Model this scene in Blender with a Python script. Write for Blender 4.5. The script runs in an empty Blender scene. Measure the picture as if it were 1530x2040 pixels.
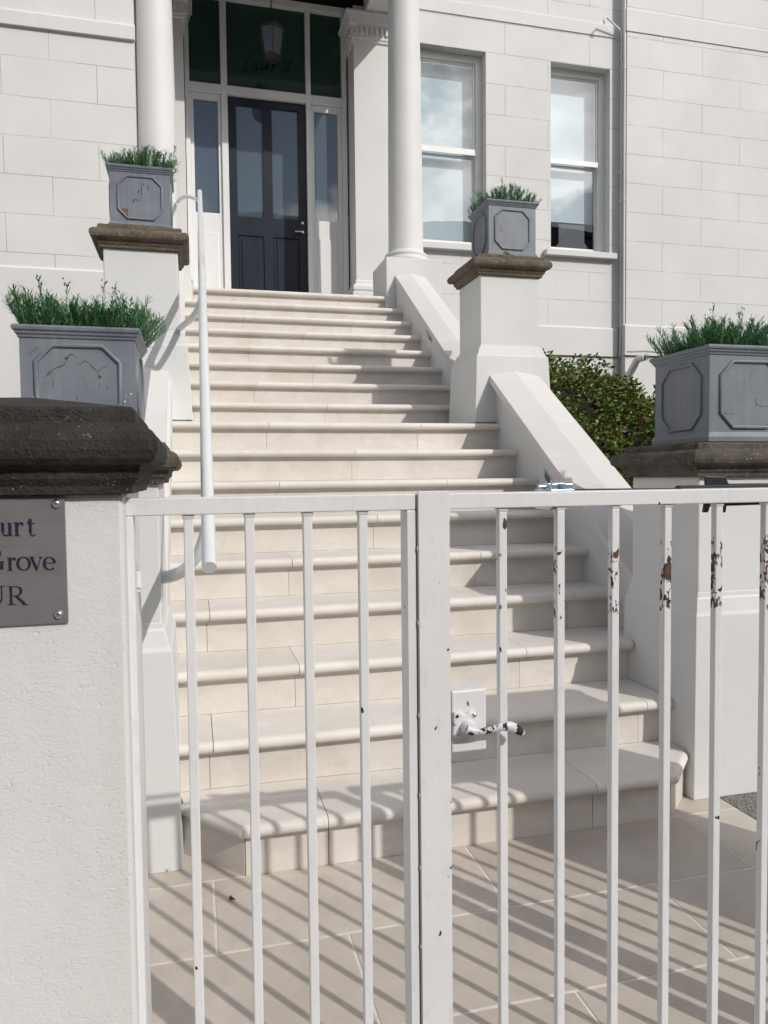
import bpy, bmesh, math, random
from mathutils import Vector, Matrix
random.seed(7)
S = bpy.context.scene
COL = S.collection
# ------------------------------------------------------------------ camera
F, YAW, PIT, ROL, CH = 1500.0, .2487, .0466, -.0108, 1.20393
cy, sy, cp, sp, cr, sr = math.cos(YAW), math.sin(YAW), math.cos(PIT), math.sin(PIT), math.cos(ROL), math.sin(ROL)
FW = Vector((sy*cp, cy*cp, -sp)); RT = Vector((cy, -sy, 0)); UP = RT.cross(FW)
R2 = cr*RT+sr*UP; U2 = -sr*RT+cr*UP
cam = bpy.data.cameras.new('camera'); cam.sensor_fit = 'VERTICAL'; cam.sensor_height = 36; cam.lens = F/2040*36
cam.clip_start = .02; cam.clip_end = 3000
camo = bpy.data.objects.new('camera', cam); COL.objects.link(camo)
M = Matrix((R2, U2, -FW)).transposed().to_4x4(); M.translation = Vector((0, 0, CH)); camo.matrix_world = M
S.camera = camo
# ------------------------------------------------------------------ sky, sun, exposure
AZ = math.radians(123.4); EL = math.radians(33.0)        # AZ: where shadows run; EL: height of the sun
to_sun = Vector((-math.cos(AZ)*math.cos(EL), -math.sin(AZ)*math.cos(EL), math.sin(EL)))
w = bpy.data.worlds.new('World'); S.world = w; w.use_nodes = True
nt = w.node_tree; N = nt.nodes; L = nt.links; N.clear()
out = N.new('ShaderNodeOutputWorld'); bg = N.new('ShaderNodeBackground'); L.new(bg.outputs[0], out.inputs[0])
sky = N.new('ShaderNodeTexSky'); sky.sky_type = 'NISHITA'; sky.sun_disc = False
sky.sun_elevation = EL; sky.sun_rotation = math.atan2(to_sun.x, to_sun.y); sky.dust_density = .7; sky.ozone_density = 1.5
bg.inputs[1].default_value = .10
tc = N.new('ShaderNodeTexCoord'); mp = N.new('ShaderNodeMapping'); mp.inputs['Scale'].default_value = (2.2, 2.2, 4.6)
nz = N.new('ShaderNodeTexNoise'); nz.inputs['Scale'].default_value = 1.7; nz.inputs['Detail'].default_value = 8; nz.inputs['Roughness'].default_value = .55
cr_ = N.new('ShaderNodeValToRGB'); cr_.color_ramp.elements[0].position = .485; cr_.color_ramp.elements[1].position = .57
mp.inputs['Location'].default_value = (6.5, 4.55, 0)
nb = N.new('ShaderNodeTexNoise'); nb.inputs['Scale'].default_value = 5; nb.inputs['Detail'].default_value = 6; L.new(mp.outputs[0], nb.inputs[0])
dt = N.new('ShaderNodeVectorMath'); dt.operation = 'DOT_PRODUCT'; dt.inputs[1].default_value = to_sun; L.new(tc.outputs['Generated'], dt.inputs[0])
mr = N.new('ShaderNodeMapRange'); mr.inputs[1].default_value = .80; mr.inputs[2].default_value = .99; mr.inputs[3].default_value = 1; mr.inputs[4].default_value = 4.2; L.new(dt.outputs['Value'], mr.inputs[0])
sh = N.new('ShaderNodeMapRange'); sh.inputs[1].default_value = .3; sh.inputs[2].default_value = .65; sh.inputs[3].default_value = .55; sh.inputs[4].default_value = 1.15; L.new(nb.outputs[0], sh.inputs[0])
mm = N.new('ShaderNodeMath'); mm.operation = 'MULTIPLY'; L.new(mr.outputs[0], mm.inputs[0]); L.new(sh.outputs[0], mm.inputs[1])
cl = N.new('ShaderNodeVectorMath'); cl.operation = 'SCALE'; cl.inputs[0].default_value = (12.8, 12.5, 12.3); L.new(mm.outputs[0], cl.inputs['Scale'])
mx = N.new('ShaderNodeMix'); mx.data_type = 'RGBA'; L.new(cl.outputs[0], mx.inputs[7])
L.new(tc.outputs['Generated'], mp.inputs[0]); L.new(mp.outputs[0], nz.inputs[0]); L.new(nz.outputs[0], cr_.inputs[0])
L.new(cr_.outputs[0], mx.inputs[0]); L.new(sky.outputs[0], mx.inputs[6]); L.new(mx.outputs[2], bg.inputs[0])
sun = bpy.data.lights.new('sun', 'SUN'); sun.energy = 3.55; sun.angle = math.radians(.55); sun.color = (1, .955, .89)
suno = bpy.data.objects.new('sun', sun); COL.objects.link(suno)
suno.rotation_euler = to_sun.to_track_quat('Z', 'Y').to_euler(); suno.location = (6, -8, 12)
S.view_settings.view_transform = 'Standard'; S.view_settings.look = 'None'
S.view_settings.exposure = -.38; S.view_settings.gamma = 1
S.render.engine = 'CYCLES'
# ------------------------------------------------------------------ measuring helpers: photo pixel -> point on a real plane
def ray(x, y): return FW+(x-765)/F*R2-(y-1020)/F*U2
def onY(x, y, Y): d = ray(x, y); return Vector((0, 0, CH))+(Y/d.y)*d
def PX(x, y, Y): return onY(x, y, Y).x
def PZ(x, y, Y): return onY(x, y, Y).z
# ------------------------------------------------------------------ materials
def newmat(name):
    m = bpy.data.materials.new(name); m.use_nodes = True
    return m, m.node_tree.nodes, m.node_tree.links, m.node_tree.nodes['Principled BSDF']
def pos(N, L, scale=(1, 1, 1), kind='pos'):
    mp = N.new('ShaderNodeMapping'); mp.inputs['Scale'].default_value = scale
    g = N.new('ShaderNodeNewGeometry'); L.new(g.outputs['Position'], mp.inputs[0])
    return mp.outputs[0]
def noise(N, L, vec, scale, detail=4, rough=.55, dist=0):
    n = N.new('ShaderNodeTexNoise'); n.inputs['Scale'].default_value = scale; n.inputs['Detail'].default_value = detail
    n.inputs['Roughness'].default_value = rough; n.inputs['Distortion'].default_value = dist
    L.new(vec, n.inputs['Vector']); return n.outputs[0]
def ramp(N, L, fac, a, b, ca=(0, 0, 0, 1), cb=(1, 1, 1, 1)):
    r = N.new('ShaderNodeValToRGB'); e = r.color_ramp.elements
    e[0].position = a; e[1].position = b; e[0].color = ca; e[1].color = cb
    L.new(fac, r.inputs[0]); return r.outputs[0]
def mixc(N, L, fac, a, b, mode='MIX'):
    m = N.new('ShaderNodeMix'); m.data_type = 'RGBA'; m.blend_type = mode
    for s, v in ((0, fac), (6, a), (7, b)):
        if isinstance(v, (int, float)): m.inputs[s].default_value = v
        elif isinstance(v, tuple): m.inputs[s].default_value = v if len(v) == 4 else (*v, 1)
        else: L.new(v, m.inputs[s])
    return m.outputs[2]
def math_(N, L, op, a, b=0.0):
    m = N.new('ShaderNodeMath'); m.operation = op
    for s, v in ((0, a), (1, b)):
        if isinstance(v, (int, float)): m.inputs[s].default_value = v
        else: L.new(v, m.inputs[s])
    return m.outputs[0]
def bump(N, L, h, strength, dist, nrm=None):
    b = N.new('ShaderNodeBump'); b.inputs['Strength'].default_value = strength; b.inputs['Distance'].default_value = dist
    L.new(h, b.inputs['Height'])
    if nrm is not None: L.new(nrm, b.inputs['Normal'])
    return b.outputs[0]
def shade(c, k): return tuple(v*k for v in c)+(1,)

def paint_render(name, col, bump_s=.25, bscale=28, pit=0, joints=None, rough=.75, var=.07, dirt=.0):
    m, N, L, B = newmat(name); v = pos(N, L)
    big = noise(N, L, v, 1.7, 5); c = mixc(N, L, ramp(N, L, big, .3, .7), shade(col, 1-var), shade(col, 1+var*.4))
    fine = noise(N, L, v, 46, 5, .6); c = mixc(N, L, ramp(N, L, fine, .25, .8), shade(col, .96), c, 'MIX') if False else c
    streak = noise(N, L, pos(N, L, (5, 5, .5)), 1.3, 5); c = mixc(N, L, math_(N, L, 'MULTIPLY', ramp(N, L, streak, .56, .82), .07+dirt), c, shade((.40, .38, .33), 1))
    h = noise(N, L, v, bscale, 6, .6)
    if pit:
        h2 = noise(N, L, pos(N, L, (1, 1, 1.5)), 150, 2, .5, .6); pm = ramp(N, L, noise(N, L, v, 9, 2), .38, .62)
        pits = math_(N, L, 'MULTIPLY', ramp(N, L, h2, .60, .72), pm)
        h = math_(N, L, 'SUBTRACT', math_(N, L, 'ADD', math_(N, L, 'MULTIPLY', h, .5), math_(N, L, 'MULTIPLY', noise(N, L, pos(N, L, (1, 1, 1.4)), 210, 3, .6), .35)), math_(N, L, 'MULTIPLY', pits, pit))
    nrm = bump(N, L, h, bump_s, .006)
    if joints:
        x0, z0, bw, rh = joints
        g = N.new('ShaderNodeNewGeometry'); sx = N.new('ShaderNodeSeparateXYZ'); L.new(g.outputs['Position'], sx.inputs[0])
        cb = N.new('ShaderNodeCombineXYZ'); wob = math_(N, L, 'MULTIPLY', math_(N, L, 'SUBTRACT', noise(N, L, v, 2.3, 3), .5), .012)
        L.new(math_(N, L, 'SUBTRACT', math_(N, L, 'ADD', sx.outputs[0], 40*bw), x0), cb.inputs[0])
        L.new(math_(N, L, 'ADD', math_(N, L, 'SUBTRACT', math_(N, L, 'ADD', sx.outputs[2], 20*rh), z0), wob), cb.inputs[1])
        br = N.new('ShaderNodeTexBrick'); br.inputs['Scale'].default_value = 1; br.inputs['Mortar Size'].default_value = .0032
        br.inputs['Mortar Smooth'].default_value = .15; br.inputs['Brick Width'].default_value = bw; br.inputs['Row Height'].default_value = rh
        br.offset = .5; L.new(cb.outputs[0], br.inputs['Vector'])
        fade = ramp(N, L, noise(N, L, v, 3.1, 3), .36, .52)
        f = math_(N, L, 'MULTIPLY', br.outputs['Fac'], math_(N, L, 'ADD', math_(N, L, 'MULTIPLY', fade, .7), .3))
        c = mixc(N, L, math_(N, L, 'MULTIPLY', f, .62), c, (.2, .19, .17, 1))
        nrm = bump(N, L, math_(N, L, 'MULTIPLY', f, -1), .5, .006, nrm)
    L.new(c, B.inputs['Base Color']); L.new(nrm, B.inputs['Normal']); B.inputs['Roughness'].default_value = rough
    return m
WHITE = (.60, .605, .60)
M_pier = paint_render('pier_paint', (.655, .66, .655), .2, 22)
M_gpier = paint_render('gate_pier_paint', (.665, .663, .655), .34, 30, pit=.55, dirt=.12)
M_wall_l = paint_render('house_paint_left', (.665, .66, .65), .12, 18, joints=(PX(193, 160, 6.94), PZ(10, 109, 6.94), PX(193, 160, 6.94)-PX(2, 160, 6.94), .3205))
M_wall_r = paint_render('house_paint_right', (.655, .655, .65), .12, 18, joints=(5.465, PZ(1250, 131, 7.97), 1.058, .3325))
M_wall_m = paint_render('house_paint_mid', (.655, .653, .647), .12, 18, joints=(3.52, PZ(1040, 174, 8.1), 1.058, .3375))
M_trim = paint_render('trim_paint', (.66, .657, .65), .1, 16)
M_col = paint_render('column_paint', (.67, .67, .665), .12, 14, rough=.6)
M_wood = paint_render('white_joinery', (.75, .75, .75), .05, 14, rough=.35, var=.03)

def stone(name, c1, c2, island=True, rough=.6, dirt=.25, bs=.12):
    m, N, L, B = newmat(name); v = pos(N, L)
    n1 = noise(N, L, v, 3.4, 7, .66, .9); n2 = noise(N, L, pos(N, L, (1, 1, 2.2)), 7, 7, .68, .5)
    c = mixc(N, L, ramp(N, L, n1, .3, .72), (*c1, 1), (*c2, 1))
    if island:
        g = N.new('ShaderNodeNewGeometry'); r = ramp(N, L, g.outputs['Random Per Island'], 0, 1, (.87, .855, .84, 1), (1.04, 1.04, 1.04, 1))
        c = mixc(N, L, 1.0, c, r, 'MULTIPLY')
    c = mixc(N, L, math_(N, L, 'MULTIPLY', ramp(N, L, n2, .46, .74), dirt), c, shade(c1, .66))
    sp_ = ramp(N, L, noise(N, L, v, 38, 4, .6), .70, .76); c = mixc(N, L, math_(N, L, 'MULTIPLY', sp_, .45), c, (.22, .17, .12, 1))
    L.new(c, B.inputs['Base Color']); B.inputs['Roughness'].default_value = rough
    L.new(bump(N, L, noise(N, L, v, 60, 5, .6), bs, .002), B.inputs['Normal'])
    return m
M_tread = stone('limestone_tread', (.73, .70, .665), (.63, .59, .54))
M_riser = stone('limestone_riser', (.71, .68, .65), (.59, .54, .485), dirt=.46)
M_slab = stone('limestone_slab', (.60, .54, .485), (.49, .43, .375), dirt=.5, rough=.55)
M_coping = stone('pale_coping_stone', (.685, .665, .66), (.645, .62, .615), dirt=.08, bs=.06)
def simple(name, col, rough=.5, metal=0, nscale=0, var=.15, bs=0, spec=.5, coat=0):
    m, N, L, B = newmat(name); B.inputs['Roughness'].default_value = rough; B.inputs['Metallic'].default_value = metal
    B.inputs['Specular IOR Level'].default_value = spec; B.inputs['Coat Weight'].default_value = coat
    if nscale:
        v = pos(N, L); n = noise(N, L, v, nscale, 5, .6)
        L.new(mixc(N, L, ramp(N, L, n, .3, .7), shade(col, 1-var), shade(col, 1+var)), B.inputs['Base Color'])
        if bs: L.new(bump(N, L, n, bs, .003), B.inputs['Normal'])
    else: B.inputs['Base Color'].default_value = (*col, 1)
    return m
M_grout = simple('grout', (.68, .64, .58), .9, 0, 40)
M_gravel = None
def cap_stone(name, dark, light, spots, bs=.9, moss=0.0, vs=46):
    m, N, L, B = newmat(name); v = pos(N, L)
    n = noise(N, L, v, 9, 7, .65, .4); c = mixc(N, L, ramp(N, L, n, .34, .74), (*dark, 1), (*light, 1))
    sm = noise(N, L, v, 70, 4, .6); c = mixc(N, L, ramp(N, L, sm, .56, .80), c, shade(light, 1.5))
    vo = N.new('ShaderNodeTexVoronoi'); vo.inputs['Scale'].default_value = vs; L.new(v, vo.inputs['Vector'])
    sel = ramp(N, L, noise(N, L, v, 13, 2), .50, .60)
    s = math_(N, L, 'MULTIPLY', ramp(N, L, vo.outputs['Distance'], .10, .22, (1, 1, 1, 1), (0, 0, 0, 1)), sel)
    c = mixc(N, L, math_(N, L, 'MULTIPLY', s, spots), c, (.42, .40, .35, 1))
    if moss:
        mo = ramp(N, L, noise(N, L, v, 17, 4), .56, .64); c = mixc(N, L, math_(N, L, 'MULTIPLY', mo, moss), c, (.10, .085, .02, 1))
    L.new(c, B.inputs['Base Color']); B.inputs['Roughness'].default_value = .85
    hh = math_(N, L, 'ADD', math_(N, L, 'MULTIPLY', noise(N, L, v, 260, 3, .5), .8), math_(N, L, 'ADD', n, math_(N, L, 'MULTIPLY', sm, .6)))
    L.new(bump(N, L, hh, bs, .008), B.inputs['Normal']); return m
M_cap_near = cap_stone('blackened_cap_stone', (.007, .0068, .007), (.042, .036, .031), .32, .6, 0, 120)
M_cap_mid = cap_stone('grey_brown_cap_stone', (.045, .039, .032), (.15, .13, .105), .6, .8, .2)
M_cap_far = cap_stone('mossy_brown_cap_stone', (.085, .065, .045), (.20, .16, .12), .75, .9, .55)
def lead():
    m, N, L, B = newmat('lead_grey_planter'); v = pos(N, L)
    n = noise(N, L, v, 5, 6, .6); c = mixc(N, L, ramp(N, L, n, .3, .7), (.135, .155, .185, 1), (.19, .212, .243, 1))
    st = noise(N, L, pos(N, L, (30, 30, 2.5)), 1, 5, .6); c = mixc(N, L, math_(N, L, 'MULTIPLY', ramp(N, L, st, .5, .75), .35), c, (.27, .285, .32, 1))
    cr1 = noise(N, L, v, 6.5, 4, .6, 1.2)
    ln = math_(N, L, 'ABSOLUTE', math_(N, L, 'SUBTRACT', cr1, .5)); ln = ramp(N, L, ln, .002, .013, (1, 1, 1, 1), (0, 0, 0, 1))
    gate = ramp(N, L, noise(N, L, v, 8.5, 2), .60, .68)
    c = mixc(N, L, math_(N, L, 'MULTIPLY', math_(N, L, 'MULTIPLY', ln, gate), .75), c, (.13, .07, .035, 1))
    ds = ramp(N, L, noise(N, L, v, 62, 3), .71, .74); c = mixc(N, L, math_(N, L, 'MULTIPLY', ds, .8), c, (.04, .038, .036, 1))
    L.new(c, B.inputs['Base Color']); B.inputs['Roughness'].default_value = .5
    L.new(bump(N, L, noise(N, L, v, 18, 5), .22, .004), B.inputs['Normal']); return m
M_lead = lead()
M_lead_rust = simple('rust_stain', (.13, .065, .03), .9, 0, 60, .5)
M_moss = simple('moss', (.085, .07, .015), .95, 0, 90, .6, .8)
def gatepaint(name, zlo=None, zhi=None, thr=.62, rust=(.13, .05, .025), base=(.71, .713, .725)):
    m, N, L, B = newmat(name); v = pos(N, L)
    c = mixc(N, L, ramp(N, L, noise(N, L, v, 3, 4), .3, .7), shade(base, .93), shade(base, 1.02))
    h = noise(N, L, v, 42, 4, .6)
    grime = ramp(N, L, noise(N, L, pos(N, L, (3, 3, 1)), 18, 6, .65), .56, .8); c = mixc(N, L, math_(N, L, 'MULTIPLY', grime, .30), c, (.36, .33, .29, 1))
    few = ramp(N, L, noise(N, L, pos(N, L, (1, 1, .55)), 52, 2, .5), 0.735, 0.742)
    chip = few
    if zlo is not None:
        g = N.new('ShaderNodeNewGeometry'); sx = N.new('ShaderNodeSeparateXYZ'); L.new(g.outputs['Position'], sx.inputs[0])
        mr = N.new('ShaderNodeMapRange'); mr.inputs[1].default_value = zlo; mr.inputs[2].default_value = zlo+.02; L.new(sx.outputs[2], mr.inputs[0])
        mr2 = N.new('ShaderNodeMapRange'); mr2.inputs[1].default_value = zhi; mr2.inputs[2].default_value = zhi-.05; L.new(sx.outputs[2], mr2.inputs[0])
        mr3 = N.new('ShaderNodeMapRange'); mr3.inputs[1].default_value = .40; mr3.inputs[2].default_value = .72; L.new(sx.outputs[0], mr3.inputs[0])
        band = math_(N, L, 'MULTIPLY', mr.outputs[0], mr2.outputs[0])
        n = noise(N, L, pos(N, L, (1.5, 1.5, .8)), 62, 4, .62, .5)
        n = math_(N, L, 'ADD', n, math_(N, L, 'MULTIPLY', math_(N, L, 'SUBTRACT', math_(N, L, 'MULTIPLY', band, math_(N, L, 'ADD', math_(N, L, 'MULTIPLY', mr3.outputs[0], .45), .55)), 1), .3))
        chip = math_(N, L, 'MAXIMUM', few, ramp(N, L, n, thr-.085, thr-.075))
    cc = mixc(N, L, ramp(N, L, noise(N, L, v, 90, 3), .42, .58), (.035, .03, .035, 1), (*rust, 1))
    c = mixc(N, L, chip, c, cc)
    L.new(c, B.inputs['Base Color']); L.new(mixc(N, L, chip, (.38, .38, .38, 1), (.85, .85, .85, 1)), B.inputs['Roughness'])
    hh = math_(N, L, 'SUBTRACT', math_(N, L, 'MULTIPLY', h, .35), chip)
    L.new(bump(N, L, math_(N, L, 'ADD', hh, math_(N, L, 'MULTIPLY', noise(N, L, pos(N, L, (1, 1, .5)), 14, 3), .9)), .5, .004), B.inputs['Normal']); return m
M_gate = gatepaint('gate_paint')
M_gate_rust = gatepaint('chipped_gate_paint', .955, 1.135, .60)
M_lever = gatepaint('chipped_lever_paint', .3, 1.1, .50, (.012, .012, .03), (.62, .62, .64))
M_gate_seam = gatepaint('rust_seam_paint', .6, 1.2, .66, (.30, .11, .04))
M_rail = simple('handrail_paint', (.66, .69, .70), .3, 0, 6, .04)
M_navy = simple('navy_door_paint', (.018, .022, .034), .35, 0, 5, .18, spec=.25)
M_chrome = simple('satin_metal', (.62, .62, .64), .25, 1)
M_zinc = simple('zinc_plated_steel', (.60, .68, .76), .3, .9, 40, .2)
M_steel = None
M_black = simple('black_metal', (.012, .013, .018), .4, 0, 20, .3)
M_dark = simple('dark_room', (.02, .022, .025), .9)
M_blind = simple('white_roller_blind', (.66, .72, .75), .8, 0, 2, .03)
M_soil = simple('dark_soil', (.03, .025, .02), 1, 0, 40, .4)
M_ceiling = simple('porch_ceiling', (.30, .29, .26), .9, 0, 3, .1)
def brushed():
    m, N, L, B = newmat('brushed_steel_plate'); v = pos(N, L, (4, 4, 260))
    n = noise(N, L, v, 1, 3); big = noise(N, L, pos(N, L), 16, 4)
    c = mixc(N, L, ramp(N, L, big, .3, .75), (.22, .205, .215, 1), (.30, .285, .30, 1)); c = mixc(N, L, .25, c, mixc(N, L, n, (.16, .15, .16, 1), (.36, .34, .36, 1)))
    L.new(c, B.inputs['Base Color']); B.inputs['Metallic'].default_value = .55; B.inputs['Roughness'].default_value = .45
    L.new(bump(N, L, n, .08, .001), B.inputs['Normal']); return m
M_steel = brushed()
M_ink = simple('engraved_navy_letters', (.008, .012, .03), .5)
def gravelmat():
    m, N, L, B = newmat('gravel'); v = pos(N, L); vo = N.new('ShaderNodeTexVoronoi'); vo.inputs['Scale'].default_value = 130; L.new(v, vo.inputs['Vector'])
    c = mixc(N, L, vo.outputs['Color'], (.10, .10, .10, 1), (.36, .34, .31, 1)); L.new(c, B.inputs['Base Color'])
    L.new(bump(N, L, vo.outputs['Distance'], 1, .01), B.inputs['Normal']); B.inputs['Roughness'].default_value = .9; return m
M_gravel = gravelmat()
def asphaltmat():
    m, N, L, B = newmat('paving_grey'); v = pos(N, L); L.new(mixc(N, L, noise(N, L, v, 60, 4), (.10, .10, .095, 1), (.19, .185, .175, 1)), B.inputs['Base Color'])
    B.inputs['Roughness'].default_value = .9; return m
M_ground = asphaltmat()
def glass(name, refl, tint=(1, 1, 1), rough=0.0):
    m, N, L, B = newmat(name); N.remove(B); o = N['Material Output']
    t = N.new('ShaderNodeBsdfTransparent'); t.inputs[0].default_value = (*tint, 1)
    g = N.new('ShaderNodeBsdfGlossy'); g.inputs['Roughness'].default_value = rough
    lw = N.new('ShaderNodeLayerWeight'); lw.inputs[0].default_value = .25
    mr = N.new('ShaderNodeMapRange'); mr.inputs[3].default_value = refl; mr.inputs[4].default_value = .7
    L.new(lw.outputs['Fresnel'], mr.inputs[0]); v = pos(N, L); L.new(bump(N, L, noise(N, L, v, 2.2, 2), .035, .02), g.inputs['Normal'])
    x = N.new('ShaderNodeMixShader'); L.new(mr.outputs[0], x.inputs[0]); L.new(t.outputs[0], x.inputs[1]); L.new(g.outputs[0], x.inputs[2]); L.new(x.outputs[0], o.inputs[0]); return m
M_glass = glass('window_glass', .13, (.88, .93, .95))
M_glass_l = simple('smoky_lantern_glass', (.10, .105, .12), .12)
def frosted(name, col, refl):
    m, N, L, B = newmat(name); B.inputs['Base Color'].default_value = (*col, 1); B.inputs['Roughness'].default_value = .03; B.inputs['IOR'].default_value = refl
    v = pos(N, L); L.new(bump(N, L, noise(N, L, v, 2.5, 2), .03, .02), B.inputs['Normal']); return m
M_door_glass = frosted('blue_grey_door_glass', (.075, .10, .125), 1.9)
M_transom_glass = frosted('dark_green_transom_glass', (.015, .048, .037), 1.5)
def leafmat(name, cols, rough=.45, tr=.25):
    m, N, L, B = newmat(name); g = N.new('ShaderNodeNewGeometry'); r = N.new('ShaderNodeValToRGB'); r.color_ramp.interpolation = 'CONSTANT'
    el = r.color_ramp.elements; n = len(cols)
    while len(el) < n: el.new(.5)
    for i, c in enumerate(cols): el[i].position = i/n; el[i].color = (*c, 1)
    L.new(g.outputs['Random Per Island'], r.inputs[0]); L.new(r.outputs[0], B.inputs['Base Color']); B.inputs['Roughness'].default_value = rough
    return m
M_lav = leafmat('lavender_leaf', [(.045, .20, .065), (.065, .29, .09), (.075, .33, .15), (.13, .31, .09), (.075, .25, .18), (.18, .37, .27), (.035, .14, .05), (.25, .36, .11)])
M_bud = leafmat('lavender_bud', [(.05, .06, .13), (.10, .10, .20), (.03, .05, .09), (.13, .10, .14)], .7)
M_stem = simple('lavender_stem', (.11, .11, .10), .7)
M_hedge = leafmat('hedge_leaf', [(.06, .12, .02), (.10, .17, .025), (.16, .21, .03), (.22, .22, .04), (.05, .10, .02), (.03, .09, .03), (.16, .18, .035), (.20, .08, .045), (.12, .19, .03), (.08, .14, .03), (.16, .07, .03), (.24, .28, .07), (.10, .20, .05), (.18, .26, .05)], .35)
M_hcore = simple('hedge_shade', (.005, .006, .003), 1, 0, 9, .5)  # near-black solid core: the shade between the leaves is put into its colour
M_hstem = simple('hedge_stem', (.06, .04, .025), .9)
# ------------------------------------------------------------------ mesh builder
class MB:
    def __init__(s): s.v = []; s.f = []; s.sm = []
    def add(s, vs, fs, smooth=False):
        b = len(s.v); s.v += [tuple(p) for p in vs]; s.f += [tuple(b+i for i in f) for f in fs]; s.sm += [smooth]*len(fs); return s
    def box(s, x0, x1, y0, y1, z0, z1):
        v = [(x, y, z) for z in (z0, z1) for y in (y0, y1) for x in (x0, x1)]
        return s.add(v, [(0, 2, 3, 1), (4, 5, 7, 6), (0, 1, 5, 4), (2, 6, 7, 3), (0, 4, 6, 2), (1, 3, 7, 5)])
    def loft(s, poly, prof, cap=True, seg=0, jit=0, rnd=None):
        """poly: convex ccw footprint, prof: (offset outwards, z) from bottom to top"""
        n = len(poly); P = [Vector(p) for p in poly]
        def off(o):
            r = []
            for i in range(n):
                a, b, c = P[i-1], P[i], P[(i+1) % n]; d1 = (b-a).normalized(); d2 = (c-b).normalized()
                n1 = Vector((d1.y, -d1.x)); n2 = Vector((d2.y, -d2.x)); m_ = (n1+n2); m_ /= max(.2, m_.dot(n1)); r.append(b+m_*o)
            return r
        rings = []
        for o, z in prof:
            q = off(o); pts = []
            for i in range(n):
                a, b = q[i], q[(i+1) % n]; k = seg if seg else 1
                for j in range(k):
                    p = a.lerp(b, j/k); jx = jit*(rnd.random()-.5) if jit else 0; jz = jit*(rnd.random()-.5)*.6 if jit else 0
                    pts.append((p.x+jx, p.y+jx, z+jz))
            rings.append(pts)
        m_ = len(rings[0]); v = [p for r in rings for p in r]; f = []
        for i in range(len(rings)-1):
            for j in range(m_):
                k = (j+1) % m_; f.append((i*m_+j, i*m_+k, (i+1)*m_+k, (i+1)*m_+j))
        if cap: f.append(tuple(reversed(range(m_)))); f.append(tuple((len(rings)-1)*m_+j for j in range(m_)))
        return s.add(v, f)
    def rloft(s, x0, x1, y0, y1, prof, **k): return s.loft([(x0, y0), (x1, y0), (x1, y1), (x0, y1)], prof, **k)
    def tube(s, pts, r, n=10, cap=True, closed=False, flat=None):
        pts = [Vector(p) for p in pts]; m_ = len(pts); rings = []; prev = None
        for i, p in enumerate(pts):
            if closed: t = (pts[(i+1) % m_]-pts[i-1])
            else: t = pts[min(i+1, m_-1)]-pts[max(i-1, 0)]
            t.normalize()
            if prev is None:
                a = Vector((0, 0, 1)) if abs(t.z) < .9 else Vector((0, 1, 0)); u = t.cross(a).normalized()
            else: u = (prev-t*prev.dot(t)).normalized()
            prev = u; w_ = t.cross(u); rr = r[i] if isinstance(r, (list, tuple)) else r
            rings.append([p+(u*math.cos(2*math.pi*k/n)+w_*math.sin(2*math.pi*k/n))*rr for k in range(n)])
        v = [q for g in rings for q in g]; f = []; e = m_ if closed else m_-1
        for i in range(e):
            for j in range(n):
                k = (j+1) % n; a = i*n; b = ((i+1) % m_)*n; f.append((a+j, a+k, b+k, b+j))
        s.add(v, f, True)
        if cap and not closed: s.add(rings[0], [tuple(reversed(range(n)))]); s.add(rings[-1], [tuple(range(n))])
        return s
    def lathe(s, c, prof, n=32, cap=True):
        v = []; f = []; m_ = len(prof)
        for r, z in prof:
            for k in range(n): a = 2*math.pi*k/n; v.append((c[0]+r*math.cos(a), c[1]+r*math.sin(a), z))
        for i in range(m_-1):
            for j in range(n): k = (j+1) % n; f.append((i*n+j, i*n+k, (i+1)*n+k, (i+1)*n+j))
        s.add(v, f, True)
        if cap: s.add(v[:n], [tuple(reversed(range(n)))]); s.add(v[-n:], [tuple(range(n))])
        return s
    def prism(s, poly, axis, a, b):
        """extrude a 2-D polygon along axis ('x','y') from a to b"""
        n = len(poly)
        def q(p, t): return (t, p[0], p[1]) if axis == 'x' else ((p[0], t, p[1]) if axis == 'y' else (p[0], p[1], t))
        v = [q(p, a) for p in poly]+[q(p, b) for p in poly]
        f = [tuple(reversed(range(n))), tuple(range(n, 2*n))]+[(i, (i+1) % n, n+(i+1) % n, n+i) for i in range(n)]
        return s.add(v, f)
    def build(s, name, mat, parent=None, bevel=0, root=None, fix=True):
        me = bpy.data.meshes.new(name); me.from_pydata(s.v, [], s.f); me.materials.append(mat)
        me.polygons.foreach_set('use_smooth', s.sm)
        if fix:
            bm = bmesh.new(); bm.from_mesh(me); bmesh.ops.recalc_face_normals(bm, faces=bm.faces); bm.to_mesh(me); bm.free()
        o = bpy.data.objects.new(name, me); COL.objects.link(o)
        if parent is not None:
            base = parent
            while base.parent is not None: base = base.parent
            if base.type == 'EMPTY' or True: me.transform(Matrix.Translation(-base.location))
            o.parent = parent
        if bevel:
            b = o.modifiers.new('bevel', 'BEVEL'); b.width = bevel; b.segments = 2; b.limit_method = 'ANGLE'; b.angle_limit = math.radians(40)
            b.harden_normals = False
        return o
def thing(name, label, cat, loc=(0, 0, 0), group=None):
    o = bpy.data.objects.new(name, None); COL.objects.link(o); o.location = loc; o.empty_display_size = .1
    o['label'] = label; o['category'] = cat
    if group: o['group'] = group
    return o
def tag(o, label, cat, group=None):
    o['label'] = label; o['category'] = cat
    if group: o['group'] = group
    return o
def struct(o, kind='structure'): o['kind'] = kind; return o
# ------------------------------------------------------------------ stair dimensions
RIS, G0, D1, LAND = .16983, .27, 2.2205, .3303
def st(k): return RIS*k, D1+G0*(k-1)+(LAND if k > 9 else 0)
CX = .90
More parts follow.
